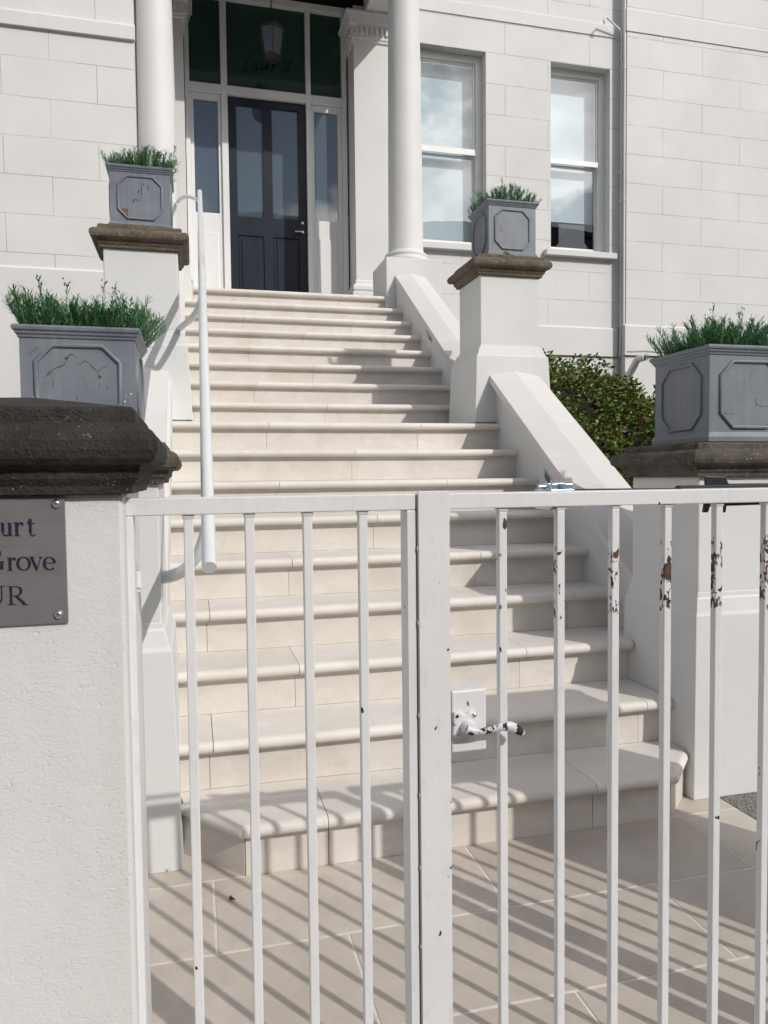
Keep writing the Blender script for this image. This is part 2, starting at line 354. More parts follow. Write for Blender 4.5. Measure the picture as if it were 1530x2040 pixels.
# ------------------------------------------------------------------ ground
b = MB(); b.add([(-400, -400, -.03), (400, -400, -.03), (400, 400, -.03), (-400, 400, -.03)], [(0, 1, 2, 3)])
struct(b.build('ground', M_ground))
b = MB(); b.box(-1.2, 1.872, .9, 3.2, -.02, -.0016); struct(b.build('paving_grout', M_grout))
b = MB(); g = .0035
def slab(x0, x1, y0, y1):
    x0 = max(x0, -1.2); x1 = min(x1, 1.87)
    if x1 > x0: b.loft([(x0+g, y0+g), (x1-g, y0+g), (x1-g, y1-g), (x0+g, y1-g)], [(0, -.015), (0, -.001), (-.001, 0)])
for y0, y1, xs in ((2.265, 2.9, (-1.2, .4, 1.2, 1.642, 1.87)), (1.903, 2.265, (-.56, .035, .375-1e-3+.46, 1.642, 1.87)), (1.545, 1.903, (-.5, .374, 1.288, 1.87)), (1.185, 1.545, (-.4, .374-.45, .84, 1.70, 1.87)), (.9, 1.185, (-1.2, .2, 1.1, 1.87))):
    for a, c in zip(xs, xs[1:]): slab(a, c, y0, y1)
struct(b.build('paving', M_slab))
b = MB(); b.add([(1.874, 1.0, .0), (7, 1.0, .0), (7, 7.9, .0), (1.874, 7.9, .0)], [(0, 1, 2, 3)]); struct(b.build('gravel_bed', M_gravel))
b = MB(); b.add([(-9, .9, -.004), (-1.2, .9, -.004), (-1.2, 7.2, -.004), (-9, 7.2, -.004)], [(0, 1, 2, 3)]); struct(b.build('forecourt', M_ground))
b = MB(); b.add([(-60, -6, -.006), (60, -6, -.006), (60, .9, -.006), (-60, .9, -.006)], [(0, 1, 2, 3)]); struct(b.build('pavement', M_slab))
M_dead = simple('dead_leaf', (.10, .045, .025), .8, 0, 60, .4)
for lbl, x, y, z, a in (('curled brown leaf on the paving beside the right pier', 1403, 1580, 0, .3), ('small grey brown leaf scrap on the paving by the left pier', 337, 1736, 0, 1.2), ('pale leaf scrap on the paving in front of the bottom step', 462, 1794, 0, 2.2)):
    d = ray(x, y); p = Vector((0, 0, CH))+d*((z-CH)/d.z); b = MB(); r_ = random.Random(int(x)); n_ = 7; vs = []
    for i in range(n_):
        t_ = i/(n_-1); w_ = .0075*math.sin(math.pi*min(1, t_*.95+.03)); cx_, cy2 = .026*(t_-.5), .003*math.sin(t_*5); zz = .003+.006*abs(t_-.5)+.002*math.sin(t_*7)
        for sgn in (-1, 0, 1): vs.append((p.x+cx_*math.cos(a)-(cy2+sgn*w_)*math.sin(a), p.y+cx_*math.sin(a)+(cy2+sgn*w_)*math.cos(a), zz+.003*abs(sgn)))
    b.add(vs, [(3*i+j, 3*i+j+1, 3*i+j+4, 3*i+j+3) for i in range(n_-1) for j in (0, 1)]); tag(b.build('fallen_leaf', M_dead, None, fix=False), lbl, 'leaf')
# ------------------------------------------------------------------ staircase
stair = thing('stone_staircase', 'flight of cream limestone steps with rounded nosings rising to the dark front door', 'staircase', (CX, D1, 0))
J = {17: (685,), 16: (592,), 15: (492, 707), 14: (611,), 13: (502, 735), 12: (630, 836), 11: (513, 765), 10: (654, 879), 9: (537, 840), 8: (708,), 7: (556, 891), 6: (751,), 5: (579, 957), 4: (418, 1145), 3: (597, 1050), 2: (425, 1290), 1: (655, 1190)}
OV = .044; TH = .042; RN = .019
def nosing_prof(zt):
    p = [(0-RN, zt)]
    for i in range(1, 8):
        a = math.pi/2-math.pi*i/8; p.append((-RN+RN*math.cos(a), zt-RN-.001+RN*math.sin(a)))
    p.append((-RN, zt-2*RN-.002)); p.append((-OV-.004, zt-2*RN-.004)); return p
def tread(k, path, yback, joints):
    zt, Y0 = st(k); pr = nosing_prof(zt); P = [Vector(p) for p in path]; n = len(P)
    nor = []
    for i in range(n):
        ds = [];
        if i > 0: ds.append((P[i]-P[i-1]).normalized())
        if i < n-1: ds.append((P[i+1]-P[i]).normalized())
        ns = [Vector((d.y, -d.x)) for d in ds]; m_ = sum(ns, Vector((0, 0))); m_ /= m_.dot(ns[0]); nor.append(m_)
    cuts = [j for j in joints if path[0][0] < j < path[-1][0]]; b = MB(); e = .0011
    lims = [path[0][0]]+cuts+[path[-1][0]]
    for a, c in zip(lims, lims[1:]):
        a2 = a+(e if a != lims[0] else 0); c2 = c-(e if c != lims[-1] else 0); pts = []
        def at(x):
            for i in range(n-1):
                if P[i].x-1e-6 <= x <= P[i+1].x+1e-6:
                    t = (x-P[i].x)/(P[i+1].x-P[i].x)
                    d = (P[i+1]-P[i]).normalized(); nn = Vector((d.y, -d.x)) if 1e-4 < t < 1-1e-4 else nor[i if t < .5 else i+1]
                    return P[i].lerp(P[i+1], t), nn
        pts.append(at(a2)); pts += [(P[i], nor[i]) for i in range(n) if a2+1e-4 < P[i].x < c2-1e-4]; pts.append(at(c2))
        m_ = len(pts); q = len(pr)+2; vs = []
        for p, nn in pts:
            vs.append((p.x, yback, zt)); vs += [(p.x+nn.x*o, p.y+nn.y*o, z) for o, z in pr]; vs.append((p.x, yback, zt-TH))
        fs = []
        for i in range(m_-1):
            for j in range(q-1): fs.append((i*q+j, i*q+j+1, (i+1)*q+j+1, (i+1)*q+j))
        fs.append(tuple(range(q))); fs.append(tuple(reversed(range((m_-1)*q, m_*q))))
        b.add(vs, fs)
        for fi in range(len(b.f)-len(fs), len(b.f)-2): b.sm[fi] = False
    return b
def xlim(k):
    if k in (2, 3): return -.068, 1.768
    if k <= 9: return -.10, 1.87
    return (-.03, 1.88) if k < 17 else (.045, 1.79)
for k in range(1, 18):
    zt, Y0 = st(k); yb = (Y0+G0+OV+(LAND if k == 9 else 0)) if k < 17 else 8.36
    x0, x1 = xlim(k); js = [PX(j, {1: 1650, 2: 1490, 3: 1340, 4: 1225}.get(k, 900), Y0) if k > 4 else PX(j, {1: 1650, 2: 1490, 3: 1340, 4: 1225}[k], Y0) for j in J[k]]
    if k == 1: path = [(-.064, 2.44), (.112, Y0), (1.60, Y0), (1.772, 2.40)]
    else: path = [(x0, Y0), (x1, Y0)]
    t = tread(k, path, yb, js)
    t.build('tread', M_tread, stair)
    if k > 1 and k < 18:
        b = MB(); zb = st(k-1)[0]; xs = [x0]+[j-.012 for j in js if x0 < j < x1]+[x1]
        for a, c in zip(xs, xs[1:]): b.box(a+(.0008 if a != x0 else 0), c-(.0008 if c != x1 else 0), Y0+OV, Y0+OV+.03, zb+.001, zt-TH+.001)
        b.box(x0, x1, Y0+OV-.007, Y0+OV-.0005, zt-TH-.009, zt-TH-.0005)
        b.build('riser', M_riser, stair)
b = MB(); y = D1+OV; z1 = RIS-TH+.001; x = [-.05, .127, PX(655, 1690, y), PX(1180, 1650, y), 1.615]
b.prism([(-.064, 2.47), (.128, y+.003), (.15, y+.03), (-.03, 2.5)], 'z', .0, z1)
for a, c in zip([.131]+x[2:4], x[2:4]+[1.60]): b.box(a+.0012, c-.0012, y, y+.03, .0, z1)
b.prism([(1.602, y+.002), (1.775, 2.425), (1.75, 2.46), (1.59, y+.03)], 'z', .0, z1)
b.build('riser', M_riser, stair)
b = MB()
for k in range(1, 18):
    zt, Y0 = st(k); x0, x1 = xlim(k); x0 = max(x0, -.06 if k < 4 else x0)
    b.box(x0+.001, x1-.001, Y0+OV+.06 if k > 1 else 2.52, (st(k+1)[1]+OV+.06 if k < 17 else 8.3), -.01, zt-TH-.0015)
b.build('core', M_riser, stair)
for xa, xb in ((1.7685, 1.868), (-.0995, -.0685)):
    b = MB(); b.box(xa, xb, 2.80, 3.12, .3, st(3)[0]-.0005); b.build('tread_return', M_tread, stair)
# ------------------------------------------------------------------ piers of the stair and of the gate
def pier(label, cat, x0, x1, y0, y1, zb, zmt, zmb, zs, zc, base_o, capm, over=.055, seed=1, zfoot=None, jit=.0, wallm=None, seg=24, name='stair_pier', top=0):
    wallm = wallm or M_pier
    t = thing(name, label, cat, ((x0+x1)/2, (y0+y1)/2, zb), 'rendered piers with stone caps')
    b = MB(); b.rloft(x0, x1, y0, y1, [(0, zmt-.01 if zmt else zb), (0, zs)]); b.build('shaft', wallm, t, bevel=.006)
    if zmt:
        h = zmt-zmb; o = base_o
        b = MB(); b.rloft(x0, x1, y0, y1, [(o*1.0+.018, zb), (o, zmb-.002), (o*.98, zmb+h*.08), (o*.72, zmb+h*.22), (o*.55, zmb+h*.45), (o*.42, zmb+h*.62), (o*.36, zmb+h*.72), (o*.12, zmb+h*.80), (.002, zmb+h*.98), (-.01, zmt)])
        b.build('base', wallm, t, bevel=.003)
    s = (zc-zs)/.13; r = random.Random(seed); ov = over
    prof = [(.0, zs-.001), (ov*.22, zs), (ov*.24, zs+.014*s), (ov*.42, zs+.022*s), (ov*.46, zs+.034*s), (ov*.80, zs+.040*s), (ov*.96, zs+.052*s), (ov*1.0, zs+.066*s), (ov*.95, zs+.082*s), (ov*.78, zs+.095*s), (ov*.58, zs+.100*s), (ov*.55, zs+.118*s), (-.10, zc)] if top is None else [(.0, zs-.001), (ov*.30, zs), (ov*.32, zs+.012*s), (ov*.50, zs+.022*s), (ov*.54, zs+.036*s), (ov*.60, zs+.041*s), (ov*.88, zs+.043*s), (ov*1.04, zs+.050*s), (ov*1.12, zs+.062*s), (ov*1.10, zs+.076*s), (ov*.98, zs+.088*s), (ov*.78, zs+.096*s), (ov*.50, zs+.1005*s), (ov*.45, zs+.1025*s), (ov*.42, zs+.120*s), (ov*.36, zs+.1245*s), ((-.13, zc+.02) if top == 1 else (-.10, zc+.002))]
    b = MB(); b.rloft(x0, x1, y0, y1, prof, seg=seg, jit=jit, rnd=r); b.sm = [False]*len(b.f)
    b.build('cap', capm, t); return t
pier('right pier at the foot of the steps, behind the gate rail and black closer', 'pier', 1.805, 2.25, 2.40, 2.83, 0, .765, .67, 1.192, 1.322, .022, M_cap_mid, .06, 3, jit=.002)
pier('left pier at the foot of the steps, mostly hidden behind the gate pillar', 'pier', -.545, -.10, 2.40, 2.83, 0, .765, .67, 1.192, 1.322, .03, M_cap_mid, .057, 4, jit=.002)
pier('right pier beside the half landing, its side in shade, seen before the sash windows', 'pier', 1.785, 2.185, 4.50, 4.885, 1.54, 2.037, 1.95, 2.47, 2.60, .045, M_cap_far, .058, 5, jit=.002)
pier('left pier beside the half landing with a long rail shadow on its base', 'pier', -.453, -.052, 4.50, 4.885, 1.54, 2.05, 1.95, 2.495, 2.625, .045, M_cap_far, .058, 6, jit=.002)
pier('thick white gate pillar at the left edge, steel plaque on its front and black cap', 'gate pier', -.85, -.089, 1.05, 1.345, 0, None, None, 1.186, 1.303, 0, M_cap_near, .042, 7, jit=.0012, wallm=M_gpier, seg=60, name='gate_pier', top=1)
pier('gate pillar to the right of the railing, outside the picture', 'gate pier', 1.80, 2.2, 1.05, 1.50, 0, None, None, 1.186, 1.303, 0, M_cap_near, .042, 8, jit=.002, wallm=M_gpier, name='gate_pier')
# foundations of the landing piers (they stand on the landing; solid masonry below outside the steps)
# ------------------------------------------------------------------ cheek walls with saddleback copings
def cheek(label, xf, xo, y0, y1, zt0, zt1, lip, joints, zwall=0):
    t = thing('cheek_wall', label, 'wall', ((xf+xo)/2, (y0+y1)/2, 0), 'sloping walls beside the steps')
    sgn = 1 if xo > xf else -1; th = .05
    def zt(y): return zt0+(zt1-zt0)*(y-y0)/(y1-y0)
    b = MB(); a, c = sorted((xf, xo-sgn*.03)); b.prism([(y0, zwall), (y1, zwall), (y1, zt(y1)-th), (y0, zt(y0)-th)], 'x', a, c); b.build('wall', M_pier, t)
    xi = xf-sgn*lip; xo2 = xo; xm = (xi+xo2)/2; b = MB(); ys = [y0]+joints+[y1]
    for p, q in zip(ys, ys[1:]):
        p += .0015 if p != y0 else 0; q -= .0015 if q != y1 else 0
        v = []
        for y in (p, q):
            z = zt(y); v += [(xi, y, z-th), (xi, y, z), (xm, y, z+.028), (xo2, y, z), (xo2, y, z-th)]
        b.add(v, [(0, 1, 2, 3, 4), (9, 8, 7, 6, 5), (0, 5, 6, 1), (1, 6, 7, 2), (2, 7, 8, 3), (3, 8, 9, 4), (4, 9, 5, 0)])
    b.build('coping', M_coping, t, bevel=.003); return t
cheek('sloping wall right of the lower steps with broad white saddleback coping', 1.868, 2.165, 2.85, 4.455, .766, 1.838, .045, [3.40, 3.95])
cheek('sloping wall left of the lower steps, coping crossed by a handrail shadow', -.10, -.42, 2.85, 4.455, .766, 1.815, -.02, [3.40, 4.05])
cheek('sloping wall right of the upper steps running up to the column plinth', 1.88, 2.165, 4.93, 6.848, 1.80, 3.075, .01, [5.6, 6.2])
cheek('sloping wall left of the upper steps, mostly hidden behind the left landing pier', -.035, -.34, 4.93, 6.848, 1.80, 3.075, .01, [5.6, 6.2])
b = MB(); b.box(1.745, 2.225, 4.462, 4.93, .0, 1.54); tag(b.build('pier_footing', M_pier), 'white masonry footing under the right landing pier', 'footing')
b = MB(); b.box(-.49, -.02, 4.462, 4.93, .0, 1.54); tag(b.build('pier_footing', M_pier), 'white masonry footing under the left landing pier', 'footing')
# step lights
def step_light(label, x, y, z, sl):
    t = thing('step_light', label, 'light', (x, y, z), 'recessed lights in the sloping wall'); w_, h_ = .075, .024
    def q(dy, dz, dx): return (x+dx, y+dy, z+dz+sl*dy)
    for nm, s_, x0, x1, m_ in (('frame', 1, -.006, .004, M_zinc), ('lens', .80, -.0085, -.0065, M_door_glass)):
        v = [q(sy_*w_*s_, sz*h_*s_, dx) for dx in (x0, x1) for sy_, sz in ((-1, -1), (1, -1), (1, 1), (-1, 1))]
        b = MB(); b.add(v, [(0, 1, 2, 3), (7, 6, 5, 4), (0, 4, 5, 1), (1, 5, 6, 2), (2, 6, 7, 3), (3, 7, 4, 0)]); b.build(nm, m_, t)
d = ray(1098, 960); p = Vector((0, 0, CH))+d*(1.868/d.x); step_light('small recessed light low in the right wall near the gate closer', 1.868, p.y, p.z, .66)
d = ray(855, 668); p = Vector((0, 0, CH))+d*(1.88/d.x); step_light('small recessed light in the wall beside the upper steps', 1.88, p.y, p.z, .66)
# ------------------------------------------------------------------ flat pen strokes (lettering, cracks)
def ribbon(b, pts, w0, y, wf=None, th=.0006):
    n = len(pts); V = []
    for i, (x, z) in enumerate(pts):
        a = pts[max(0, i-1)]; c = pts[min(n-1, i+1)]; dx, dz = c[0]-a[0], c[1]-a[1]; l_ = math.hypot(dx, dz) or 1
        w_ = (wf(i/(n-1), dx/l_, dz/l_) if wf else w0)/2; V.append(((x-dz/l_*w_, z+dx/l_*w_), (x+dz/l_*w_, z-dx/l_*w_)))
    vs = [(p[0], y, p[1]) for q in V for p in q]+[(p[0], y+th, p[1]) for q in V for p in q]; m_ = 2*n; f = []
    for i in range(n-1):
        a = 2*i; f += [(a, a+1, a+3, a+2), (m_+a, m_+a+2, m_+a+3, m_+a+1), (a, a+2, m_+a+2, m_+a), (a+1, m_+a+1, m_+a+3, a+3)]
    f += [(0, m_, m_+1, 1), (2*n-2, 2*n-1, m_+2*n-1, m_+2*n-2)]
    b.add(vs, f)
def bez(p0, p1, p2, p3, n=10):
    r = []
    for i in range(n+1):
        t = i/n; r.append(tuple((1-t)**3*p0[k]+3*(1-t)**2*t*p1[k]+3*(1-t)*t*t*p2[k]+t**3*p3[k] for k in (0, 1)))
    return r
def catmull(P, n=7):
    P = [P[0]]+list(P)+[P[-1]]; r = []
    for i in range(1, len(P)-2):
        for j in range(n):
            t = j/n; r.append(tuple(.5*((2*P[i][k])+(-P[i-1][k]+P[i+1][k])*t+(2*P[i-1][k]-5*P[i][k]+4*P[i+1][k]-P[i+2][k])*t*t+(-P[i-1][k]+3*P[i][k]-3*P[i+1][k]+P[i+2][k])*t**3) for k in (0, 1)))
    r.append(P[-2]); return r
# ------------------------------------------------------------------ planters
def into_body(root, b, mat):
    """marks on a face belong to the body's own mesh"""
    o = [c for c in root.children if c.name.startswith('body')][0]; me = o.data; me.materials.append(mat); mi = len(me.materials)-1
    bm = bmesh.new(); bm.from_mesh(me); vs = [bm.verts.new(Vector(v)-root.location) for v in b.v]
    for f in b.f: fc = bm.faces.new([vs[i] for i in f]); fc.material_index = mi
    bm.to_mesh(me); bm.free()
    for m_ in [m_ for m_ in o.modifiers]: m_.angle_limit = math.radians(60)
def planter(label, x0, x1, y0, y1, z0, z1, rust=0, moss=0, tuft=0):
    t = thing('square_planter', label, 'planter', ((x0+x1)/2, (y0+y1)/2, z0), 'lead grey planters on the piers')
    b = MB(); b.rloft(x0, x1, y0, y1, [(.009, z0), (.010, z0+.018), (.003, z0+.03), (0, z0+.036), (0, z1-.032)]); b.build('body', M_lead, t, bevel=.002)
    b = MB(); b.rloft(x0, x1, y0, y1, [(-.002, z1-.038), (.004, z1-.036), (.006, z1-.028), (.010, z1-.026), (.012, z1-.018), (.017, z1-.015), (.019, z1-.006), (.015, z1), (-.014, z1), (-.016, z1-.03)], cap=False); b.build('rim', M_lead, t, bevel=.0015)
    b = MB(); b.box(x0+.012, x1-.012, y0+.012, y1-.012, z1-.034, z1-.024); b.build('soil', M_soil, t)
    w_ = x1-x0; h_ = z1-z0; mg = .135*w_; zt = z1-.034-.07*h_; zb = z0+.036+.05*h_; ch = .15*w_
    def octo(a0, a1):
        return [(a0+ch, zb), (a1-ch, zb), (a1, zb+ch), (a1, zt-ch), (a1-ch, zt), (a0+ch, zt), (a0, zt-ch), (a0, zb+ch)]
    fa = []
    for (side, u0, u1) in (('f', x0, x1), ('b', x0, x1), ('l', y0, y1), ('r', y0, y1)):
        pts = octo(u0+mg, u1-mg); r = .008 if w_ > .35 else .0075
        if side == 'f': P = [(u, y0-.001, z) for u, z in pts]
        if side == 'b': P = [(u, y1+.001, z) for u, z in pts]
        if side == 'l': P = [(x0-.001, u, z) for u, z in pts]
        if side == 'r': P = [(x1+.001, u, z) for u, z in pts]
        b = MB(); b.tube(P, r, 8, closed=True); b.build('panel_moulding', M_lead, t)
    if rust:
        b = MB(); r_ = random.Random(5)
        for i in range(26):
            u = x0+mg+.02+r_.random()*.03; z = zb+r_.random()*.055; rr = .002+.004*r_.random()
            b.add([(u+rr*math.cos(a)*1.2, y0-.0006-i*2e-5, z+rr*math.sin(a)) for a in [k*.9 for k in range(7)]], [tuple(range(7))])
        into_body(t, b, M_lead_rust)
    if moss:
        b = MB(); r_ = random.Random(9)
        n = 150
        for i in range(n):
            u = x0+(x1-x0)*(r_.random()*.95-.03); s_ = .004+.006*r_.random(); c = (u, y0-.012-r_.random()*.012, z0+.004+r_.random()*.006)
            v = [(c[0]+s_*math.cos(a), c[1]+s_*.8*math.sin(a), c[2]-.004) for a in (0, 1.25, 2.5, 3.8, 5)]+[(c[0], c[1], c[2]+s_*.7)]
            b.add(v, [(k, (k+1) % 5, 5) for k in range(5)])
        b.build('moss', M_moss, t)
    if tuft:
        b = MB(); r_ = random.Random(19)
        for i in range(70):
            q_ = r_.random(); u = x0+.10+.06*q_+r_.uniform(-.006, .02); zz = z0+.045*(1-q_)**1.5*r_.random(); s_ = .003+.004*r_.random(); c = (u, y0-.004-r_.random()*.006, zz+.004)
            v = [(c[0]+s_*math.cos(a), c[1]-.002, c[2]+s_*math.sin(a)) for a in (0, 1.25, 2.5, 3.8, 5)]+[(c[0], c[1]-s_*.8, c[2])]
            b.add(v, [(k, (k+1) % 5, 5) for k in range(5)])
        b.build('moss', M_moss, t)
    return t
def leaf(b, p, d, up, L_, w_, bend=.2):
    d = d.normalized(); s_ = d.cross(up)
    if s_.length < 1e-3: s_ = d.cross(Vector((1, 0, 0)))
    s_.normalize(); n_ = s_.cross(d)
    m_ = p+d*L_*.5+n_*L_*bend*.25; e = p+d*L_-n_*L_*bend*.3
    b.add([p-s_*w_*.25, p+s_*w_*.25, m_+s_*w_*.5, m_-s_*w_*.5, e], [(0, 1, 2, 3), (3, 2, 4)])
def lavender(label, x0, x1, y0, y1, z, hmax, n, seed, tall=()):
    r = random.Random(seed); t = thing('lavender_bush', label, 'plant', ((x0+x1)/2, (y0+y1)/2, z), 'bushy plants in the planters')
    lf = MB(); sm_ = MB(); cx, cy_ = (x0+x1)/2, (y0+y1)/2; hw = (x1-x0)/2; hy = (y1-y0)/2
    stems = []
    for i in range(n):
        u, v = r.uniform(-.90, .90), r.uniform(-.93, .93); stems.append((u, v, hmax*(.42+.40*r.random()**1.2+.12*math.sin(u*4+seed)), 0))
    for u, v, h in tall: stems.append((u, v, h, 1))
    for u, v, h, tl in stems:
        p = Vector((cx+u*hw, cy_+v*hy, z-.02)); lean = Vector((u*(.75 if u > 0 else .4)+r.uniform(-.3, .3), v*.6+r.uniform(-.3, .3), 1.0)).normalized()
        if abs(u) > .84: lean = Vector((u*(.95 if u > 0 else .55), v*.3, .9)).normalized()
        if tl: lean = Vector((u*.30+r.uniform(-.12, .12), r.uniform(-.1, .1), 1)).normalized()
        hh = h/lean.z*1.0+.02 if tl else h+.02; pts = [p+lean*hh*s_+Vector((r.uniform(-.003, .003), r.uniform(-.003, .003), 0)) for s_ in (0, .4, .75, 1)]
        sm_.tube(pts, [.0016, .0014, .001, .0007], 4, cap=False)
        nl = int(hh*(380 if not tl else 220))
        for j in range(nl):
            s_ = (.12+.88*(j/nl))
            if tl and r.random() < .25 and s_ < .9: continue
            q = p+lean*hh*s_; a = r.uniform(0, 6.283); side = Vector((math.cos(a), math.sin(a), 0))
            dd = (side*r.uniform(.35, .9)+lean*r.uniform(.5, 1.1)); l_ = r.uniform(.020, .044)*(1.0 if tl else 1)
            leaf(lf, q, dd, Vector((0, 0, 1)), l_, r.uniform(.0022, .0040), r.uniform(0, .6))
        if tl or r.random() < .07:
            q = p+lean*hh
            bd = MB()
            for j in range(r.randint(7, 12)):
                c = q+Vector((r.gauss(0, .005), r.gauss(0, .005), r.gauss(.004, .008))); s_ = r.uniform(.0014, .003)
                bd.add([c+Vector((s_, 0, 0)), c+Vector((0, s_, 0)), c+Vector((-s_, 0, 0)), c+Vector((0, -s_, 0)), c+Vector((0, 0, s_*1.6)), c-Vector((0, 0, s_*1.6))], [(0, 1, 4), (1, 2, 4), (2, 3, 4), (3, 0, 4), (1, 0, 5), (2, 1, 5), (3, 2, 5), (0, 3, 5)])
            bd.build('flower_head', M_bud, t, fix=False)
    lf.build('foliage', M_lav, t, fix=False); sm_.build('stem', M_stem, t, fix=False)
T = [(-.62, 0, .20), (-.30, -.2, .185), (.28, 0, .20), (.62, .1, .15), (-.72, 0, .10), (.93, 0, .12), (.0, .3, .12), (.45, -.3, .165)]
PLL = planter('large planter with rust cracks on its front, left of the steps above the black cap', -.490, -.163, 2.455, 2.80, 1.335, 1.667)
lavender('wide green bush in the large cracked planter at the left', -.490, -.163, 2.455, 2.80, 1.650, .15, 340, 11, [(a, c, h*.95) for a, c, h in T])
def stains(root, y, lines, dots, mat, nm):
    b = MB()
    for i, (w_, pts) in enumerate(lines):
        ribbon(b, [(PX(x, yy_, y), PZ(x, yy_, y)) for x, yy_ in catmull(pts, 4)], w_, y-.0004-i*3e-5, lambda t, dx, dz, w_=w_: w_*(.35+.9*abs(math.sin(t*9+w_*900))), .0002)
    for x, yy_, r_ in dots:
        c = (PX(x, yy_, y), PZ(x, yy_, y)); b.add([(c[0]+r_*math.cos(k*.9)*(1+.3*math.sin(k*3)), y-.0007, c[1]+r_*math.sin(k*.9)) for k in range(7)], [tuple(range(7))])
    into_body(root, b, mat)
M_crack = simple('rust_crack', (.10, .06, .04), .9, 0, 120, .5); M_drip = simple('dark_drip', (.03, .03, .032), .8); M_white_spot = simple('white_spot', (.7, .7, .68), .8)
q_ = lambda L_: [(x/4.5, 500+y/4.5) for x, y in L_]
stains(PLL, 2.4548, [(.0028, q_([(680, 950), (640, 925), (600, 960), (575, 1020), (500, 1050), (450, 1080), (420, 1110)])), (.0022, q_([(695, 1005), (720, 1015), (765, 985), (800, 1010), (840, 1050), (875, 1090), (895, 1140)])), (.0016, q_([(875, 1090), (910, 1055), (965, 1030)])),
    (.003, q_([(890, 712), (893, 740), (898, 775)])), (.0014, q_([(250, 935), (300, 890), (345, 860)])), (.0012, q_([(940, 860), (900, 890), (875, 915)])), (.0012, q_([(400, 1130), (450, 1100), (480, 1090)]))], [(378/4.5, 500+937/4.5, .0045), (595/4.5, 500+965/4.5, .005), (895/4.5, 500+1130/4.5, .005)], M_crack, 'rust_crack')
stains(PLL, 2.4546, [], [(1120/4.5, 500+1350/4.5, .003), (1175/4.5, 500+1282/4.5, .0026), (1133/4.5, 500+1300/4.5, .0015), (297/4.5, 500+1312/4.5, .0018)], M_white_spot, 'white_spot')
stains(PLL, 2.4544, [(.0012, q_([(470, 1140), (478, 1180), (474, 1220)])), (.0014, q_([(685, 1290), (690, 1320), (694, 1345)])), (.001, q_([(890, 1190), (892, 1230)])), (.001, q_([(955, 1200), (968, 1235)]))], [], M_drip, 'dark_drip')
PLR = planter('large planter cut by the right edge, on the pier at the foot of the steps', 1.905, 2.265, 2.475, 2.82, 1.325, 1.690)
q3 = lambda L_: [(1280+x/5.667, 600+y/5.667) for x, y in L_]
stains(PLR, 2.4746, [(.002, q3([(1275, 1100), (1282, 1150), (1300, 1178), (1350, 1183), (1420, 1185)])), (.0016, q3([(915, 1262), (960, 1272), (1040, 1262)])), (.001, q3([(1030, 1262), (1034, 1300)]))], [], M_crack, 'rust_crack')
lavender('green bush with upright sprigs in the planter cut by the right edge', 1.905, 2.265, 2.475, 2.82, 1.675, .15, 280, 12, [(-.62, 0, .14), (-.1, .1, .20), (-.35, -.3, .14), (.4, 0, .18), (.7, .2, .20), (.55, -.2, .15), (.15, 0, .14)])
PLU = planter('small planter with mossy foot and dark drips, on the left landing pier', -.416, -.088, 4.565, 4.87, 2.632, 2.980, 1, 1)
q2 = lambda L_: [(180+x/6.95, 280+y/6.95) for x, y in L_]
stains(PLU, 4.5646, [(.006, q2([(672, 680), (670, 700), (664, 725)])), (.005, q2([(600, 820), (598, 845), (596, 860)])), (.004, q2([(605, 812), (640, 820), (680, 828)])), (.004, q2([(700, 600), (706, 680), (704, 760)])), (.0035, q2([(735, 590), (742, 630)])), (.004, q2([(790, 600), (800, 700)])), (.003, q2([(925, 490), (930, 530)]))], [(740/6.95+180, 610/6.95+280, .004), (690/6.95+180, 590/6.95+280, .003)], M_drip, 'dark_drip')
lavender('low green bush on the left landing pier, before the white column', -.416, -.088, 4.565, 4.87, 2.965, .15, 190, 13, [(-.95, 0, .10), (-.35, 0, .15), (.9, 0, .19), (.6, .2, .16), (.1, 0, .14)])
planter('small planter turned to show a shaded side, on the right landing pier', 1.868, 2.195, 4.565, 4.87, 2.607, 2.965, 0, 0, 1)
lavender('green bush peaking in the middle, on the right landing pier before the windows', 1.868, 2.195, 4.565, 4.87, 2.950, .14, 190, 14, [(0, 0, .20), (.08, .1, .15), (.85, 0, .15), (-.8, 0, .10), (.5, 0, .12)])
# ------------------------------------------------------------------ house
house = thing('house', 'pale rendered villa behind the steps with porch columns, navy door and sash windows', 'house', (CX, 8.1, 0))
def wall_holes(x0, x1, y0, y1, z0, z1, holes):
    b = MB(); xs = sorted({x0, x1, *[h[0] for h in holes], *[h[1] for h in holes]}); zs = sorted({z0, z1, *[h[2] for h in holes], *[h[3] for h in holes]})
    def hole(xm, zm): return any(h[0] < xm < h[1] and h[2] < zm < h[3] for h in holes)
    for y in (y0, y1):
        for a, c in zip(xs, xs[1:]):
            for d_, e in zip(zs, zs[1:]):
                if hole((a+c)/2, (d_+e)/2): continue
                f = (0, 1, 2, 3) if y == y0 else (3, 2, 1, 0); b.add([(a, y, d_), (c, y, d_), (c, y, e), (a, y, e)], [f])
    for X, s_ in ((x0, 0), (x1, 1)): b.add([(X, y0, z0), (X, y1, z0), (X, y1, z1), (X, y0, z1)], [(3, 2, 1, 0) if s_ else (0, 1, 2, 3)])
    b.add([(x0, y0, z1), (x1, y0, z1), (x1, y1, z1), (x0, y1, z1)], [(0, 1, 2, 3)])
    for h in holes:
        a, c, d_, e = h
        b.add([(a, y0, d_), (a, y1, d_), (a, y1, e), (a, y0, e)], [(3, 2, 1, 0)]); b.add([(c, y0, d_), (c, y1, d_), (c, y1, e), (c, y0, e)], [(0, 1, 2, 3)])
        b.add([(a, y0, e), (c, y0, e), (c, y1, e), (a, y1, e)], [(0, 1, 2, 3)]); b.add([(a, y0, d_), (c, y0, d_), (c, y1, d_), (a, y1, d_)], [(3, 2, 1, 0)])
    return b
